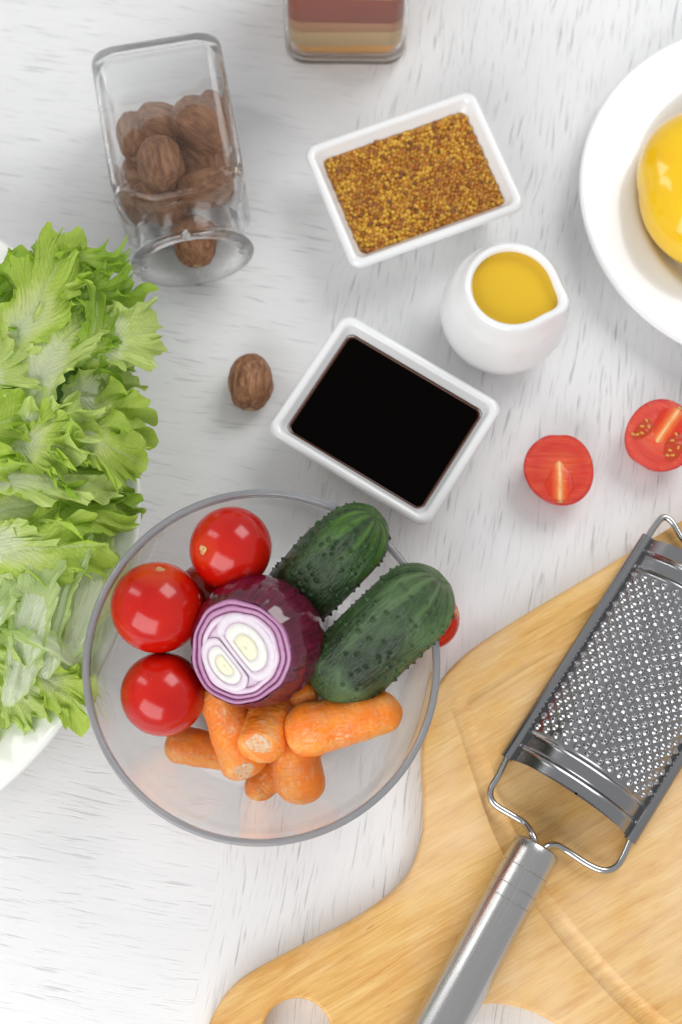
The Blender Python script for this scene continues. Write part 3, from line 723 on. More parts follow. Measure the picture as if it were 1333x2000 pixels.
def carrot(p0, p1, r0, r1, label, seed, cut=0, bend=.15):
    """p0: end of radius r0 (origin), p1: other end"""
    L = float(np.linalg.norm(np.asarray(p1) - np.asarray(p0)))
    def fn(U, Vv):
        x = L * (.5 - .5 * np.cos(Vv * np.pi)) * .5 + L * Vv * .5; t = x / L
        rad = r0 + (r1 - r0) * t ** 1.3
        flat = .80 if cut else 1.0
        e0 = np.clip(1 - x / (r0 * flat), 0, 1); e1 = np.clip(1 - (L - x) / (r1 * 1.1), 0, 1)
        rad = rad * (1 - e0 ** (2.6 if cut else 2.2)) ** .5 * (1 - e1 ** 2.2) ** .5
        th = U * 2 * np.pi
        d = np.stack([0 * x, np.cos(th), np.sin(th)], 1)
        V = np.stack([x, 0 * x, bend * np.sin(t * np.pi)], 1) + d * rad[:, None]
        k = .045 * snoise(V, seed, 1.2) + .022 * snoise(V * [1.5, 1, 1], seed + 1, 3.5) + .008 * snoise(V * [3, 1, 1], seed + 2, 9)
        return V + d * k[:, None] * np.clip(rad / .4, 0, 1)[:, None]
    V, F, uv = grid(fn, 110, 130, wu=True)
    if cut:
        x_ = Vector(np.asarray(p1) - np.asarray(p0)).normalized(); up = Vector((0, 0, 1)); z_ = (up - x_ * up.dot(x_)).normalized(); y_ = z_.cross(x_)
        M3 = (Matrix((x_, y_, z_)).transposed().to_4x4() @ Matrix.Rotation(seed, 4, 'X')).to_3x3()
        d_ = np.array((M3.inverted() @ Vector(cut).normalized())[:]); dots = V @ d_; h_ = dots.max() - .13
        hit = dots > h_; V = V - d_[None] * np.clip(dots - h_, 0, None)[:, None] * .85; ctr_ = V[hit].mean(0) + d_ * (h_ - (V[hit].mean(0) @ d_))
        e1 = np.cross(d_, [0, 0, 1.]); e1 /= np.linalg.norm(e1); e2 = np.cross(d_, e1)
        q = V[hit] - ctr_; r1_, r2_ = np.abs(q @ e1).max(), np.abs(q @ e2).max()
    o = link_mesh('baby_carrot', V, F, M_CAR); align(o, p0, p1, roll=seed)
    tag(o, label, 'carrot', 'baby carrots in the glass bowl')
    if cut:
        V, F, uv = lathe([(.001, .0), (.5, .02), (.82, .02), (.90, .0), (.93, -.10), (.001, -.12)][::-1], 48, lambda T, r_, z_: 1 + .07 * np.sin(3 * T + seed) + .05 * np.sin(5 * T))
        V[:, 2] += .018 * snoise(V, seed, 9.0) + .02
        W_ = ctr_ + e1 * (V[:, :1] * r1_) + e2 * (V[:, 1:2] * r2_) + d_ * V[:, 2:3]
        link_mesh('cut_end', W_, F, M_CUT, o, sharp=50)
    return o
carrot(P(322, 1452, 2.3), P(470, 1480, 1.9), .80, .72, 'low orange carrot poking out left beneath the lowest tomato', 31)
carrot(P(486, 1520, 3.9), P(415, 1320, 4.6), 1.06, 1.0, 'longest orange carrot slanting from the lowest tomato, with a cut lower end', 32, cut=(.15, -.62, .62))
carrot(P(502, 1478, 5.6), P(540, 1330, 3.6), 1.04, .9, 'short carrot below the onion with its cut end facing up', 33, cut=(-.12, -.50, .86))
carrot(P(622, 1352, 4.9), P(560, 1370, 4.2), .62, .55, 'small carrot tip peeking out between the onion and front cucumber', 34)
carrot(P(556, 1436, 5.4), P(786, 1386, 5.0), 1.24, .86, 'thick speckled carrot lying crosswise below the front cucumber', 35, bend=.1)
carrot(P(594, 1570, 3.0), P(580, 1430, 3.9), 1.14, 1.0, 'stubby rounded carrot under the crosswise carrot', 36)
carrot(P(484, 1558, 1.7), P(640, 1430, 2.0), .74, .75, 'deeper orange carrot resting lowest in the bowl', 37)
carrot(P(545, 1500, 2.6), P(585, 1400, 2.8), .7, .7, 'carrot sliver seen between the cut carrots and the stubby one', 38)

# ------------------------------------------------------------------ salad bowl and lettuce
sbc = (-25.63, -1.02)
sb = empty('salad_bowl', (sbc[0], sbc[1], 0), 0, 'large shallow white bowl full of torn green lettuce', 'bowl')
prof = smooth_profile([(.001, .3), (8.0, .25), (8.6, 0), (9.2, .1), (11.5, .9), (14.2, 2.1), (16.0, 3.2), (16.42, 3.55), (16.48, 3.68), (16.38, 3.76), (16.2, 3.7), (15.6, 3.35), (14.0, 2.5), (11.3, 1.3), (8.5, .65), (.001, .6)], 140)
V, F, uv = lathe(prof, 200); link_mesh('bowl_body', V, F, porcelain('cream_porcelain', (.86, .86, .82)), sb)

def leaf_mat(name, pale, green, dark, midw):
    n = NT(name); tc = n.n('ShaderNodeTexCoord'); s = n.n('ShaderNodeSeparateXYZ', {'Vector': tc.outputs['UV']})
    u = s.outputs['X']; av = n.math('ABSOLUTE', s.outputs['Y'])   # u along the leaf 0..1 ; v -1..1 stored directly
    a = n.n('ShaderNodeAttribute', attribute_name='edge'); e = a.outputs['Fac']
    nz = n.noise(n.cm(), .9, 4, .6)
    f = n.math('ADD', n.math('ADD', n.math('MULTIPLY', e, .75), n.math('MULTIPLY', u, .45)), n.math('MULTIPLY', nz, .5))
    col = n.ramp(f, [(midw, pale), (midw + .32, green), (min(midw + .62, 1.0), dark)])
    mid = n.ramp(n.math('ADD', av, n.math('MULTIPLY', u, .05)), [(.02, 1.), (.09, 0.)])
    col = n.mix(n.math('MULTIPLY', mid, .5), col, (.70, .78, .48))
    # side veins: stripes of (u - |v|) with a warp
    ph_ = n.math('ADD', n.math('MULTIPLY', n.math('SUBTRACT', u, n.math('MULTIPLY', av, .42)), 62.0), n.math('MULTIPLY', n.noise(n.cm(), .8, 2), 7.0))
    ve = n.math('POWER', n.math('ABSOLUTE', n.math('SINE', ph_)), 14.0)
    fine = n.n('ShaderNodeTexVoronoi', {'Vector': n.cm(), 'Scale': 3.2, 'Randomness': 1.0}, feature='DISTANCE_TO_EDGE').outputs['Distance']
    fv = n.ramp(fine, [(.0, 1.), (.06, 0.)])
    vv = n.math('MAXIMUM', n.math('MULTIPLY', ve, .55), n.math('MULTIPLY', fv, .28))
    col = n.mix(n.math('MULTIPLY', vv, .26), col, (.66, .74, .34))
    n.P(Base_Color=col, Roughness=.30); n.set(n.b, 'Subsurface Weight', .0)
    n.bump(n.math('ADD', n.math('MULTIPLY', vv, .38), n.math('MULTIPLY', n.noise(n.cm(), 1.6, 5, .62), 1.6)), .6, .0016)
    tr = n.n('ShaderNodeBsdfTranslucent', {'Color': n.mix(.5, col, (.45, .75, .08), 'MIX')})
    ms = n.n('ShaderNodeMixShader', {0: .38}); n.t.links.new(n.b.outputs[0], ms.inputs[1]); n.t.links.new(tr.outputs[0], ms.inputs[2])
    n.t.links.new(ms.outputs[0], n.out.inputs[0]); return n.m
LM = {'g': leaf_mat('lettuce_green', (.55, .68, .28), (.56, .70, .13), (.34, .52, .045), .36),
      'm': leaf_mat('lettuce_light_green', (.70, .77, .46), (.70, .79, .26), (.50, .66, .09), .50),
      'p': leaf_mat('lettuce_pale', (.76, .79, .58), (.78, .84, .46), (.62, .74, .22), .55),
      's': leaf_mat('lettuce_rib', (.80, .84, .66), (.74, .81, .54), (.58, .70, .30), .85),
      'd': leaf_mat('lettuce_gap_shade_green', (.16, .32, .05), (.09, .23, .02), (.05, .15, .015), .25)}  # darkened copy of the leaf colour, shade of the gaps painted in
lettuce = empty('lettuce', (sbc[0], sbc[1], .6), 0, 'heap of torn frilly green lettuce leaves filling the white bowl', 'lettuce')
def leaf(b, t, W, mat, seed, roll=0., arch=.8, cup=.3, ruf=.45, jag=.16, taper=.35, tw=0., nth=300, nr=34, kf=None):
    b = np.asarray(b, float); t = np.asarray(t, float); L = float(np.linalg.norm(t - b)); rs = np.random.RandomState(seed)
    th = np.arange(nth) / nth * 2 * np.pi; rr = (np.linspace(0, 1, nr)) ** .8
    T, Rr = np.meshgrid(th, rr, indexing='ij'); T = T.ravel(); Rr = Rr.ravel()
    tipw = (1 + np.cos(T)) / 2
    # outline: irregular pointed lobes of random width and reach
    npk = kf or int(20 + W * 3.2)
    pk = np.sort((np.arange(npk) + rs.rand(npk) * .75) / npk * 2 * np.pi); hts = .35 + rs.rand(npk) ** 1.3
    ext = np.r_[pk[-1] - 2 * np.pi, pk, pk[0] + 2 * np.pi]; hx = np.r_[hts[-1], hts, hts[0]]
    idx = np.clip(np.searchsorted(ext, T, side='right') - 1, 0, len(ext) - 2)
    tt = (T - ext[idx]) / (ext[idx + 1] - ext[idx]); wv_ = 1 - np.sin(np.clip(tt, 0, 1) * np.pi) ** (.6 + .5 * rs.rand())
    tooth = wv_ * (hx[idx] * (tt < .5) + hx[idx + 1] * (tt >= .5))
    tooth2 = np.abs(((T * npk * .9 + 2 * np.sin(3 * T + seed)) / np.pi % 1) * 2 - 1) ** 1.5
    lob = noise1(T * 2.5, seed, 3)
    edge_mask = np.clip(tipw * 1.35, .10, 1)
    J = 1 + edge_mask * jag * .8 * (1.35 * tooth + .35 * tooth2 - .7 + 1.3 * lob)
    xe = L / 2 * np.cos(T) * J; wprof = taper + (1 - taper) * np.clip(.5 + xe / L * 1.25, 0, 1) ** .9
    ye = W / 2 * np.sin(T) * J * wprof; cx0 = -.28 * L
    x = cx0 + Rr * (xe - cx0); y = Rr * ye            # everything fans out from near the base
    edge = Rr
    # ruffles grow to the edge
    k1 = rs.randint(6, 10); k2 = k1 * 2 + rs.randint(2, 6)
    p1, p2 = rs.rand(2) * 6.28
    A = ruf * edge_mask ** .6 * 1.35; am = 1 + .6 * noise1(T * 1.5, seed + 9, 2)
    z = A * am * (Rr ** 4.0) * np.sin(k1 * T + p1 + .9 * np.sin(2 * T + p2)) + A * .6 * Rr ** 7 * np.sin(k2 * T + p2 + np.sin(3 * T)) + A * .25 * Rr ** 10 * np.sin(k2 * 2.3 * T + p1)
    sh = A * .95 * Rr ** 6 * am
    x = x + sh * np.cos(k1 * T + p1 + .9 * np.sin(2 * T + p2)) * .6 + sh * .4 * np.cos(k2 * T + p1); y = y + sh * np.cos(k1 * T + p2) * .6 + sh * .4 * np.sin(k2 * T)
    z = z + cup * (y / (W / 2 + 1e-6)) ** 2 * W / 4 + .06 * np.exp(-(y / .12) ** 2) * -1
    q3 = np.stack([x, y, 0 * z], 1)
    z = z + .36 * snoise(q3 * [.7, 1, 1], seed, .95) + .05 * snoise(q3 * [.6, 1, 1], seed + 3, 3.2) + .018 * snoise(q3, seed + 4, 8.0)
    y = y + .22 * noise1(x * 1.1, seed + 2, 2)
    u = np.clip(x / L + .5, 0, 1)
    z = z + arch * np.sin(u * np.pi) * 1.0 - arch * .6 * u ** 3
    if mat == 's': z = z * .8 + .06 * np.cos(y * 12) * (1 - Rr ** 4)
    if tw:
        a = tw * (u - .3); y, z = y * np.cos(a) - z * np.sin(a), y * np.sin(a) + z * np.cos(a)
    V = np.stack([x + L / 2, y, z], 1)
    n_ = nr
    Aq, Bq = np.meshgrid(np.arange(nth), np.arange(nr - 1), indexing='ij'); Aq = Aq.ravel(); Bq = Bq.ravel(); A1 = (Aq + 1) % nth
    F = np.stack([Aq * n_ + Bq, Aq * n_ + Bq + 1, A1 * n_ + Bq + 1, A1 * n_ + Bq], 1)
    uv = np.stack([u, np.clip(y / (W / 2 + 1e-6) * 1.0, -1, 1)], 1)
    o = link_mesh('leaf', V, F, LM[mat], lettuce, uv=uv)
    at = o.data.attributes.new('edge', 'FLOAT', 'POINT'); at.data.foreach_set('value', edge.astype(np.float32))
    X = Vector(t - b).normalized(); up = Vector((0, 0, 1)); Zv = (up - X * up.dot(X)).normalized(); Yv = Zv.cross(X)
    M = Matrix((X, Yv, Zv)).transposed().to_4x4() @ Matrix.Rotation(roll, 4, 'X')
    o.matrix_basis = Matrix.Translation(Vector(b - np.array([sbc[0], sbc[1], .6])) * CM) @ M
    return o
def PL(a): return P(*a)
leaves = [
 # base px,py,z, tip px,py,z, width, mat, roll, arch, cup, ruf, jag, taper, twist
 # deep layer, its darkest leaves carry the gap shade in their colour
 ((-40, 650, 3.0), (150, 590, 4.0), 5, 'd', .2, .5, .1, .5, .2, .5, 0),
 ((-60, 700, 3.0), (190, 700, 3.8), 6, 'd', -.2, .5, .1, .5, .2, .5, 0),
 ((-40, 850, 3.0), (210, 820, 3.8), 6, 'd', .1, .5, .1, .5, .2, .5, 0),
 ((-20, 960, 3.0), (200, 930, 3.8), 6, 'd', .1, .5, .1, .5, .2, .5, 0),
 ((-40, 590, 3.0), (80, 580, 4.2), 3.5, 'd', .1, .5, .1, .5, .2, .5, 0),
 ((60, 1350, 2.0), (110, 1080, 3.2), 5, 'm', .1, .4, .1, .3, .1, .5, 0),
 ((20, 1380, 2.0), (20, 1100, 3.2), 5, 'm', -.1, .4, .1, .3, .1, .5, 0),
 ((-60, 1420, 2.0), (60, 1250, 3.4), 6, 'm', -.1, .4, .1, .3, .1, .5, 0),
 # stalks, lower part
 ((110, 1335, 3.6), (208, 1010, 5.2), 2.1, 's', .3, .5, .9, .12, .05, .7, .3),
 ((75, 1345, 4.2), (165, 1040, 6.0), 2.0, 's', -.3, .6, .9, .12, .05, .7, -.3),
 ((128, 1365, 3.7), (182, 1060, 5.4), 1.6, 's', .5, .6, .9, .08, .03, .8, .3),
 ((50, 1310, 4.6), (108, 1080, 5.8), 2.2, 's', -.2, .5, .9, .1, .04, .8, .4),
 ((20, 1385, 4.4), (75, 1150, 5.6), 1.7, 's', .2, .5, .9, .12, .04, .8, .2),
 ((-30, 1290, 5.0), (40, 1130, 6.0), 2.0, 's', -.5, .6, .9, .15, .06, .7, .2),
 ((140, 1300, 4.6), (0, 1225, 6.0), 1.3, 's', .6, .7, .9, .08, .03, .8, .2),
 # bottom frills
 ((60, 1310, 4.2), (172, 1388, 4.2), 2.6, 'm', -.1, .5, .1, .3, .16, .35, .2),
 ((30, 1300, 3.6), (70, 1420, 3.5), 3.2, 'p', .1, .5, .1, .35, .16, .5, .1),
 ((-40, 1300, 3.6), (15, 1430, 3.6), 3.4, 'p', .1, .5, .1, .35, .16, .5, .1),
 ((-80, 1220, 4.6), (40, 1320, 4.6), 2.6, 'p', .1, .5, .2, .3, .14, .5, .3),
 # middle pale sheets
 ((-70, 1010, 6.0), (262, 985, 5.2), 3.4, 'm', -.35, .6, .15, .32, .16, .6, .3),
 ((-60, 1080, 5.8), (210, 1065, 5.6), 3.6, 'm', .15, .6, .2, .35, .18, .5, -.2),
 ((-60, 1040, 6.2), (90, 1150, 5.4), 4.2, 'p', .1, .6, .1, .3, .18, .6, 0),
 ((-80, 960, 7.0), (228, 945, 6.2), 2.8, 'p', -.5, .6, .3, .22, .12, .7, .3),
 ((150, 960, 4.6), (262, 1000, 4.4), 2.4, 'g', .2, .4, .2, .3, .2, .5, .3),
 # right rim leaves
 ((110, 800, 5.2), (288, 862, 4.9), 4.4, 'm', .35, .9, .2, .30, .07, .55, .1),
 ((120, 770, 5.6), (275, 770, 5.2), 3.2, 'p', .4, .9, .3, .28, .08, .6, .2),
 ((150, 690, 6.0), (258, 722, 5.6), 2.4, 'g', .3, .7, .3, .25, .1, .6, .1),
 ((150, 700, 6.2), (318, 640, 6.4), 4.0, 'p', .1, .6, .1, .26, .17, .30, .1),
 ((110, 860, 6.4), (272, 900, 5.6), 3.6, 'm', -.1, .7, .1, .36, .2, .35, .1),
 ((90, 880, 6.6), (175, 955, 5.6), 3.0, 'g', .1, .6, .1, .4, .22, .4, .1),
 # centre frills
 ((20, 860, 7.2), (185, 812, 7.6), 3.2, 'p', .15, .5, .1, .42, .30, .35, .1),
 ((10, 880, 7.0), (165, 885, 7.0), 3.2, 'm', -.15, .5, .1, .42, .30, .35, -.1),
 ((20, 960, 6.4), (150, 912, 6.6), 3.0, 'g', .15, .5, .1, .42, .26, .4, -.1),
 ((-60, 870, 7.2), (50, 800, 7.8), 3.2, 'm', .15, .5, .1, .4, .24, .4, -.1),
 ((-60, 930, 7.0), (45, 910, 7.4), 3.0, 'm', .15, .5, .1, .4, .24, .4, .3),
 # big folded leaves at the top
 ((45, 812, 7.0), (178, 590, 7.6), 3.6, 'p', -.45, .8, .45, .22, .12, .6, .5),
 ((150, 720, 6.4), (200, 560, 7.4), 2.2, 'g', .6, .6, .4, .30, .2, .6, .5),
 ((15, 700, 7.4), (138, 470, 8.0), 3.6, 'm', .35, .8, .4, .32, .16, .55, -.3),
 ((130, 600, 6.4), (262, 556, 7.4), 2.2, 'g', .4, .6, .2, .40, .26, .4, .6),
 ((120, 520, 6.8), (252, 488, 7.2), 1.3, 'g', .3, .5, .4, .28, .24, .5, .6),
 ((90, 605, 7.0), (172, 490, 7.4), 2.6, 'm', -.3, .6, .2, .42, .25, .45, .3),
 ((40, 580, 6.4), (72, 480, 7.2), 2.4, 'g', .2, .6, .2, .42, .25, .45, .3),
 ((-40, 640, 6.6), (40, 545, 7.2), 2.6, 'g', .2, .6, .2, .42, .22, .45, .3),
 ((-60, 690, 7.0), (30, 590, 7.6), 3.0, 'g', .2, .6, .2, .42, .22, .45, .3),
 ((-70, 770, 7.2), (45, 680, 7.8), 3.2, 'p', .2, .6, .2, .40, .22, .45, .3),
 ((110, 660, 6.0), (190, 610, 7.0), 2.4, 'g', .5, .5, .2, .40, .26, .45, .3),
 ((130, 740, 5.4), (210, 790, 5.6), 2.6, 'g', .2, .5, .2, .40, .2, .45, .3),
]
for i, (b, t, W, m, ro, ar, cu, ru, ja_, ta, tw) in enumerate(leaves):
    leaf(PL(b), PL(t), W * 1.08, m, 100 + i, ro, ar, cu, ru, ja_, ta, tw)
# rest of the heap beyond the left edge of the picture
for i in range(22):
    a = rng.rand() * 6.28; q = 9.5 * math.sqrt(rng.rand()); px_, py_ = sbc[0] - 1.5 + q * math.cos(a), sbc[1] + q * 1.15 * math.sin(a)
    if px_ > -19.5: px_ -= 6
    if py_ > 8.0: py_ -= 5
    a2 = rng.rand() * 6.28; z0 = 6.8 - .28 * q
    b_ = np.array([px_, py_, z0]); t_ = b_ + np.array([math.cos(a2) * 4.5, math.sin(a2) * 4.5, .2])
    leaf(b_, t_, 4.2, 'gmm'[i % 3], 300 + i, rng.randn() * .2, .7, .15, .45, .2, .45, .2, nth=130, nr=14)

for i in range(16):
    px_ = -26 + 5.5 * rng.rand(); py_ = sbc[1] - 8.5 + 16 * rng.rand(); a2 = rng.rand() * 6.28
    b_ = np.array([px_, py_, 3.4 + rng.rand()]); t_ = b_ + np.array([math.cos(a2) * 4.0 - 1.2, math.sin(a2) * 4.0, .2])
    if t_[0] > -20.5: t_[0] = -20.5 - rng.rand()
    leaf(b_, t_, 4.0, 'gmm'[i % 3], 400 + i, rng.randn() * .2, .6, .15, .45, .2, .45, .2, nth=130, nr=14)

# ------------------------------------------------------------------ cutting board
BZ = 1.4
n = NT('light_wood')
AX = math.atan2(*(lambda d: (d[1], d[0]))(P(870 + 292, 1836 - 174, BZ) - P(870, 1836, BZ)))
wv = n.noise(n.cm(.06, .5, .5), 1.0, 3)
mp = n.cm(.16, 1.7, 1.0)
g = n.noise(mp, 1.0, 7, .68, .5)
g2_ = n.noise(n.cm(.55, 11, 3), 1.0, 5, .65)
col = n.ramp(g, [(.28, (.52, .22, .045)), (.42, (.68, .37, .10)), (.56, (.76, .47, .155)), (.72, (.80, .55, .23))])
col = n.mix(n.math('MULTIPLY', n.ramp(g2_, [(.42, 0.), (.72, 1.)]), .55), col, (.50, .24, .06))
fl_ = n.ramp(n.noise(n.cm(1.0, 7.5, 2), 1.0, 2, .5), [(.69, 0.), (.76, 1.)])
col = n.mix(n.math('MULTIPLY', fl_, .45), col, (.33, .13, .035))
blo = n.ramp(n.noise(n.cm(.14, .22, .3), 1.0, 4, .6), [(.45, 0.), (.7, 1.)])
col = n.mix(n.math('MULTIPLY', blo, .5), col, (.86, .66, .42))
n.P(Base_Color=col, Roughness=.48)
scr = n.ramp(n.noise(n.cm(.3, 12, 1, (0, 0, .5)), 1.0, 2), [(.60, 0.), (.68, 1.)])
n.bump(n.math('ADD', n.math('MULTIPLY', g2_, .6), n.math('MULTIPLY', scr, -.5)), .35, .0006)
M_WOOD = n.m
cbo = P(870, 1836, BZ)
def st_cm(s, t):
    q = P(870 + s * .859 - t * .512, 1836 - s * .512 - t * .859, BZ) - cbo
    ca, sa = math.cos(-AX), math.sin(-AX)
    return np.array([q[0] * ca - q[1] * sa, q[0] * sa + q[1] * ca])
half_o = [(-522, 0), (-510, 60), (-470, 104), (-395, 137), (-281, 137), (-122, 127), (-9, 143), (60, 192), (100, 250), (132, 310), (165, 362), (210, 415), (285, 452), (390, 466), (640, 467), (900, 467), (1010, 455), (1110, 400), (1170, 280), (1190, 0)]
pts = [st_cm(s, t) for s, t in half_o] + [st_cm(s, -t) for s, t in reversed(half_o[1:-1])]
pts = np.array(pts + [pts[0]]); outl = smooth_profile(pts, 361)[:-1]
area2 = np.sum(outl[:, 0] * np.roll(outl[:, 1], -1) - np.roll(outl[:, 0], -1) * outl[:, 1])
if area2 < 0: outl = outl[::-1]
tg = np.roll(outl, -1, 0) - np.roll(outl, 1, 0); tg /= np.linalg.norm(tg, axis=1)[:, None]; nr_ = np.stack([tg[:, 1], -tg[:, 0]], 1)
def ol(off, z): return np.c_[outl - nr_ * off, np.full(len(outl), z)]
V, F = loft([ol(.22, .004), ol(.07, .06), ol(.0, .2), ol(.0, BZ - .25), ol(.06, BZ - .10), ol(.13, BZ - .04), ol(.25, BZ)])
cb = link_mesh('cutting_board', V, F, M_WOOD, smooth=False)
cutters = []
def cutter(V, F):
    o = link_mesh('cut', V, F, M_WOOD, smooth=False); cutters.append(o); return o
hc = st_cm(*(lambda x, y: ((x - 870) * .859 - (y - 1836) * .512, -(x - 870) * .512 - (y - 1836) * .859))(580, 2022))
V, F = loft([np.c_[hc[0] + rad_ * np.cos(np.linspace(0, 2 * np.pi, 64, endpoint=False)), hc[1] + rad_ * np.sin(np.linspace(0, 2 * np.pi, 64, endpoint=False)), np.full(64, z_)] for rad_, z_ in ((1.62, -.5), (1.55, .1), (1.52, .2), (1.52, BZ - .15), (1.56, BZ - .06), (1.68, BZ + .02), (1.9, BZ + .3))])
cutter(V, F)
gst = [(560, 392), (444, 393), (340, 392), (290, 391), (268, 387), (258, 372), (250, 330), (232, 253), (206, 120), (203, 0), (214, -120), (240, -253), (262, -330), (278, -375), (295, -391), (340, -393), (560, -392), (800, -392), (960, -385), (1060, -330), (1100, -200), (1110, 0), (1100, 200), (1060, 330), (960, 385), (800, 392)]
gp = np.array([st_cm(s, t) for s, t in gst]); gp = smooth_profile(np.vstack([gp, gp[0]]), 241)[:-1]
n_g = len(gp); th = np.arange(12) / 12 * 2 * np.pi
tg = np.roll(gp, -1, 0) - np.roll(gp, 1, 0); tg /= np.linalg.norm(tg, axis=1)[:, None]; ng = np.stack([tg[:, 1], -tg[:, 0]], 1)
V = []
for i in range(n_g):
    for a in th: V.append((gp[i, 0] + ng[i, 0] * .58 * math.cos(a), gp[i, 1] + ng[i, 1] * .58 * math.cos(a), BZ + .30 + .52 * math.sin(a)))
F = [(i * 12 + j, i * 12 + (j + 1) % 12, ((i + 1) % n_g) * 12 + (j + 1) % 12, ((i + 1) % n_g) * 12 + j) for i in range(n_g) for j in range(12)]
cutter(V, F)
for k in cutters:
    bm = bmesh.new(); bm.from_mesh(k.data); bmesh.ops.recalc_face_normals(bm, faces=bm.faces); bm.to_mesh(k.data); bm.free()
    md = cb.modifiers.new('b', 'BOOLEAN'); md.object = k; md.operation = 'DIFFERENCE'; md.solver = 'EXACT'
bm = bmesh.new(); bm.from_mesh(cb.data); bmesh.ops.recalc_face_normals(bm, faces=bm.faces); bm.to_mesh(cb.data); bm.free()
dg = bpy.context.evaluated_depsgraph_get(); me2 = bpy.data.meshes.new_from_object(cb.evaluated_get(dg)); cb.modifiers.clear(); cb.data = me2
me2.shade_smooth(); me2.set_sharp_from_angle(angle=R(32))
for k in cutters: bpy.data.objects.remove(k)
cb.location = (cbo[0] * CM, cbo[1] * CM, 0); cb.rotation_euler = (0, 0, AX)
tag(cb, 'light wooden cutting board with juice groove and round hole in its handle', 'cutting board')

# ------------------------------------------------------------------ grater
def steel(name, col, rough, aniso=None):
    n = NT(name); n.P(Base_Color=col, Roughness=rough, Metallic=1.0)
    if aniso:
        t = n.noise(n.cm(*aniso), 1.0, 4, .7)
        n.P(Roughness=n.ramp(t, [(.3, rough * .75), (.7, rough * 1.35)])); n.bump(t, .12, .0003)
    else: n.bump(n.noise(n.cm(), 1.2, 2), .03, .001)
    return n.m
M_ST = steel('stainless_steel', (.36, .36, .37), .20); M_STD = steel('dark_steel_channel', (.33, .33, .34), .24)
M_STB = steel('brushed_steel', (.56, .55, .54), .25, (.25, 16, 16)); M_WIRE = steel('wire_steel', (.50, .50, .50), .18); M_TOOTH = steel('punched_steel', (.44, .44, .45), .27)
_n = M_STB.node_tree; _b = _n.nodes['Principled BSDF']; _b.inputs['Anisotropic'].default_value = .0
_t = _n.nodes.new('ShaderNodeTangent'); _t.direction_type = 'RADIAL'; _t.axis = 'X'; _n.links.new(_t.outputs[0], _b.inputs['Tangent']); _b.inputs['Anisotropic Rotation'].default_value = .0
gz = BZ + .42
pA, pB, pR = P(990, 1480, gz), P(1265, 1050, gz), P(1233, 1637, gz)
gax = (pB - pA); GL = np.linalg.norm(gax); gax /= GL; gac = np.array([gax[1], -gax[0], 0]); GW = float((pR - pA) @ gac); r_off = float((pR - pA) @ gax)
gr = empty('hand_grater', (0, 0, 0), 0, 'stainless steel arched hand grater with wire frame lying on the wooden board', 'grater')
gr.location = Vector(pA) * CM; gr.rotation_euler = (0, 0, math.atan2(gax[1], gax[0]))   # local X along the grater, local -Y across to the right bar
def loc(px, py, z):
    d = P(px, py, z) - pA; return np.array([d @ gax, -(d @ gac), d[2]])
# arched plate: local x 0..GL, y 0..-GW
hw = GW / 2 - .12; AH = 1.75
rad_a = (hw * hw + AH * AH) / (2 * AH); amax = math.asin(min(hw / rad_a, 1))
def plate_pt(x, q, off=0.0):
    a = q * amax; r_ = rad_a + off
    return np.stack([x, -GW / 2 - r_ * np.sin(a), r_ * np.cos(a) - rad_a + AH + .02 + 0 * x], -1)
def band(x):  # pressed steps near both ends
    d = np.minimum(x, GL - x); s = lambda e, w_: 1 / (1 + np.exp(-(d - e) / w_))
    return .10 * np.exp(-((d - .75) / .07) ** 2) - .13 * s(.78, .035) * (1 - s(1.55, .03)) + .07 * np.exp(-((d - 1.62) / .06) ** 2)
def fn(U, Vv):
    x = U * GL; q = Vv * 2 - 1
    pt = plate_pt(x, q, band(x) * (1 - np.abs(q) ** 8))
    pt[:, 0] = np.where(U < .01, .22 * (1 - q ** 2) + x * 0, pt[:, 0]); return pt
V1, F1, _uv = grid(fn, 190, 60)
V2 = V1.copy(); V2[:, 2] -= .06
nv = len(V1); F2 = F1[:, ::-1] + nv
nu, nvv = 190, 60
edge_loop = [j for j in range(nvv)] + [i * nvv + nvv - 1 for i in range(1, nu)] + [(nu - 1) * nvv + j for j in range(nvv - 2, -1, -1)] + [i * nvv for i in range(nu - 2, 0, -1)]
FE = [(edge_loop[k], edge_loop[(k + 1) % len(edge_loop)], edge_loop[(k + 1) % len(edge_loop)] + nv, edge_loop[k] + nv) for k in range(len(edge_loop))]
link_mesh('grating_plate', np.vstack([V1, V2]), [tuple(f) for f in F1] + [tuple(f) for f in F2] + FE, M_ST, gr, sharp=50)
# teeth: raised punched burrs
tp = np.array([(.215, -.02), (.165, .030), (.125, .085), (.080, .125), (.05, .08), (.040, -.03)])
TV, TF, _ = lathe(tp * .92, 8); TV[:, 0] += .03 * np.clip(TV[:, 2] / .1, 0, 1)
spots = []
row = 0; x = 1.95
while x < GL - 1.9:
    nc = 12; sp_ = 2 * .88 / (nc - .5)
    for k in range(nc):
        q = -.88 + sp_ * (k + (.5 if row % 2 else 0)) 
        if q <= .885: spots.append((x + rng.randn() * .012, q + rng.randn() * .004, rng.rand() * .6 + .7))
    x += .280; row += 1
def tooth_frame(x, q):
    a = q * amax; p = plate_pt(np.array([x]), np.array([q]))[0]
    nz = np.array([0, -math.sin(a), math.cos(a)]); return p, nz
tooth_me = None; extra = []
for (x, q, s_) in spots:
    pass
def vis(sp):
    p, _n = tooth_frame(sp[0], sp[1]); wp = pA + gax * p[0] - gac * (-p[1]) * -1
    return wp[0]
spots.sort(key=lambda s_: vis(s_))
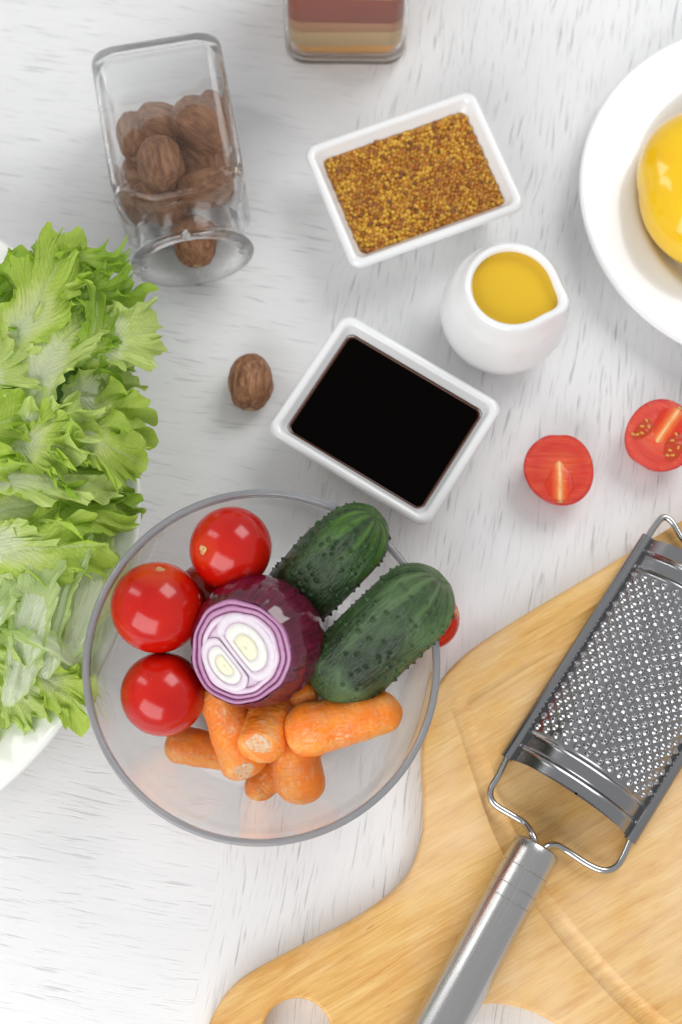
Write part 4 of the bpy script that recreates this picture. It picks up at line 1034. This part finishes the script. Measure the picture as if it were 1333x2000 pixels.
for i, (x, q, s_) in enumerate(spots):
    p, nz = tooth_frame(x, q)
    Mx = Matrix.Translation(Vector(p) * CM) @ Vector((0, 0, 1)).rotation_difference(Vector(nz)).to_matrix().to_4x4() @ Matrix.Rotation(s_ * 9, 4, 'Z') @ Matrix.Diagonal((1, 1, .85 + .3 * (s_ - .7), 1))
    if i < 300:
        if tooth_me is None:
            o = link_mesh('tooth', TV, TF, M_TOOTH, gr); tooth_me = o.data
        else:
            o = bpy.data.objects.new('tooth', tooth_me); C.objects.link(o); o.parent = gr
        o.matrix_basis = Mx
    else:
        m3 = np.array(Mx); extra.append((np.c_[TV * CM, np.ones(len(TV))] @ m3.T)[:, :3] / CM)
if extra:
    V = np.vstack(extra); F = np.vstack([TF + k * len(TV) for k in range(len(extra))])
    o = link_mesh('teeth', V, F, M_TOOTH, gr); o['kind'] = 'stuff'
# side channels (folded sheet round the wire)
def channel(y, sgn, x0, x1):
    pr = []
    for a in np.linspace(-60, 245, 18): pr.append((y + sgn * .30 * math.cos(R(a)), .02 + .30 * math.sin(R(a))))
    pr = np.array(pr)
    loops = [np.c_[np.full(len(pr), x), pr] for x in (x0, x0 + .02, x1 - .02, x1)]
    V, F = loft(loops)
    return link_mesh('side_channel', V, F, M_STD, gr, sharp=40)
channel(0, -1, -.02, GL + .02); channel(-GW, 1, -.02, GL + .02)
# rivets/spot welds on right channel foot
for (x, y) in ((.25, -GW + .38), (.55, -GW + .40), (GL - .3, -.36), (6.8, -.33)):
    V, F, _ = lathe([(.07, .0), (.06, .03), (.03, .045), (.001, .05)], 10); o = link_mesh('spot_weld', V, F, M_WIRE, gr); o.location = (x * CM, y * CM, (.26 if False else .30) * CM)
wr = .155
w1 = [(3.0, 0, 0), (1.0, 0, 0), (0.1, 0, 0)] + [tuple(loc(*q)) for q in ((975, 1512, gz), (958, 1545, gz), (966, 1570, gz), (1000, 1592, gz + .02), (1025, 1608, gz + .2), (1040, 1630, gz + .6), (1046, 1652, BZ + 1.10), (1036, 1680, BZ + 1.1))]
V, F = tube(smooth_profile(w1, 110), wr, 14); link_mesh('wire_frame', V, F, M_WIRE, gr)
w2 = [(3.0, -GW, 0), (1.0, -GW, 0), (0.2, -GW, 0)] + [tuple(loc(*q)) for q in ((1218, 1672, gz), (1203, 1693, gz), (1180, 1700, gz), (1150, 1689, gz + .02), (1105, 1660, gz + .1), (1085, 1650, gz + .35), (1066, 1655, BZ + 1.05), (1045, 1680, BZ + 1.1))]
V, F = tube(smooth_profile(w2, 110), wr, 14); link_mesh('wire_frame', V, F, M_WIRE, gr)
w3 = [(GL - 3, 0, 0), (GL - .1, 0, 0), tuple(loc(1282, 1024, gz)), tuple(loc(1296, 1011, gz)), tuple(loc(1312, 1018, gz)), tuple(loc(1332, 1050, gz)), tuple(loc(1352, 1072, gz)), (GL + .35, -2.6, .0), (GL + .35, -GW + 2.2, .0), (GL + .5, -GW + 1.2, 0), (GL + 1.1, -GW + .55, 0), (GL + 1.2, -GW + .15, 0), (GL + .6, -GW, 0), (GL - .1, -GW, 0), (GL - 3, -GW, 0)]
V, F = tube(smooth_profile(w3, 200), wr, 14); link_mesh('wire_frame', V, F, M_WIRE, gr)
# handle
h0, h1 = P(1052, 1650, BZ + 1.12), P(792, 2128, BZ + 1.2)
hd = h1 - h0; HL = float(np.linalg.norm(hd))
prof = [(.001, -.02), (.35, -.05), (.75, 0.0), (.93, .08), (.99, .2), (1.0, .5)]
for g_ in (1.25, 2.15, 2.75):
    prof += [(1.005 + .003 * g_, g_ - .025), (.982 + .003 * g_, g_), (1.005 + .003 * g_, g_ + .025)]
prof += [(1.03, 5), (1.06, HL - 1.2), (1.05, HL - .5), (.9, HL - .1), (.6, HL), (.001, HL)]
V, F, _ = lathe(prof, 72); V[:, :2] *= 1.08; V = V[:, [2, 0, 1]]      # axis along x
ho = link_mesh('handle', V, F, M_STB, gr, sharp=35)
dl = np.array([hd @ gax, -(hd @ gac), hd[2]]) / HL; o0 = h0 - pA; o0 = np.array([o0 @ gax, -(o0 @ gac), o0[2]])
Xh = Vector(dl); Zh = (Vector((0, 0, 1)) - Xh * Xh.z).normalized(); Yh = Zh.cross(Xh)
ho.matrix_basis = Matrix.Translation(Vector(o0) * CM) @ Matrix((Xh, Yh, Zh)).transposed().to_4x4()
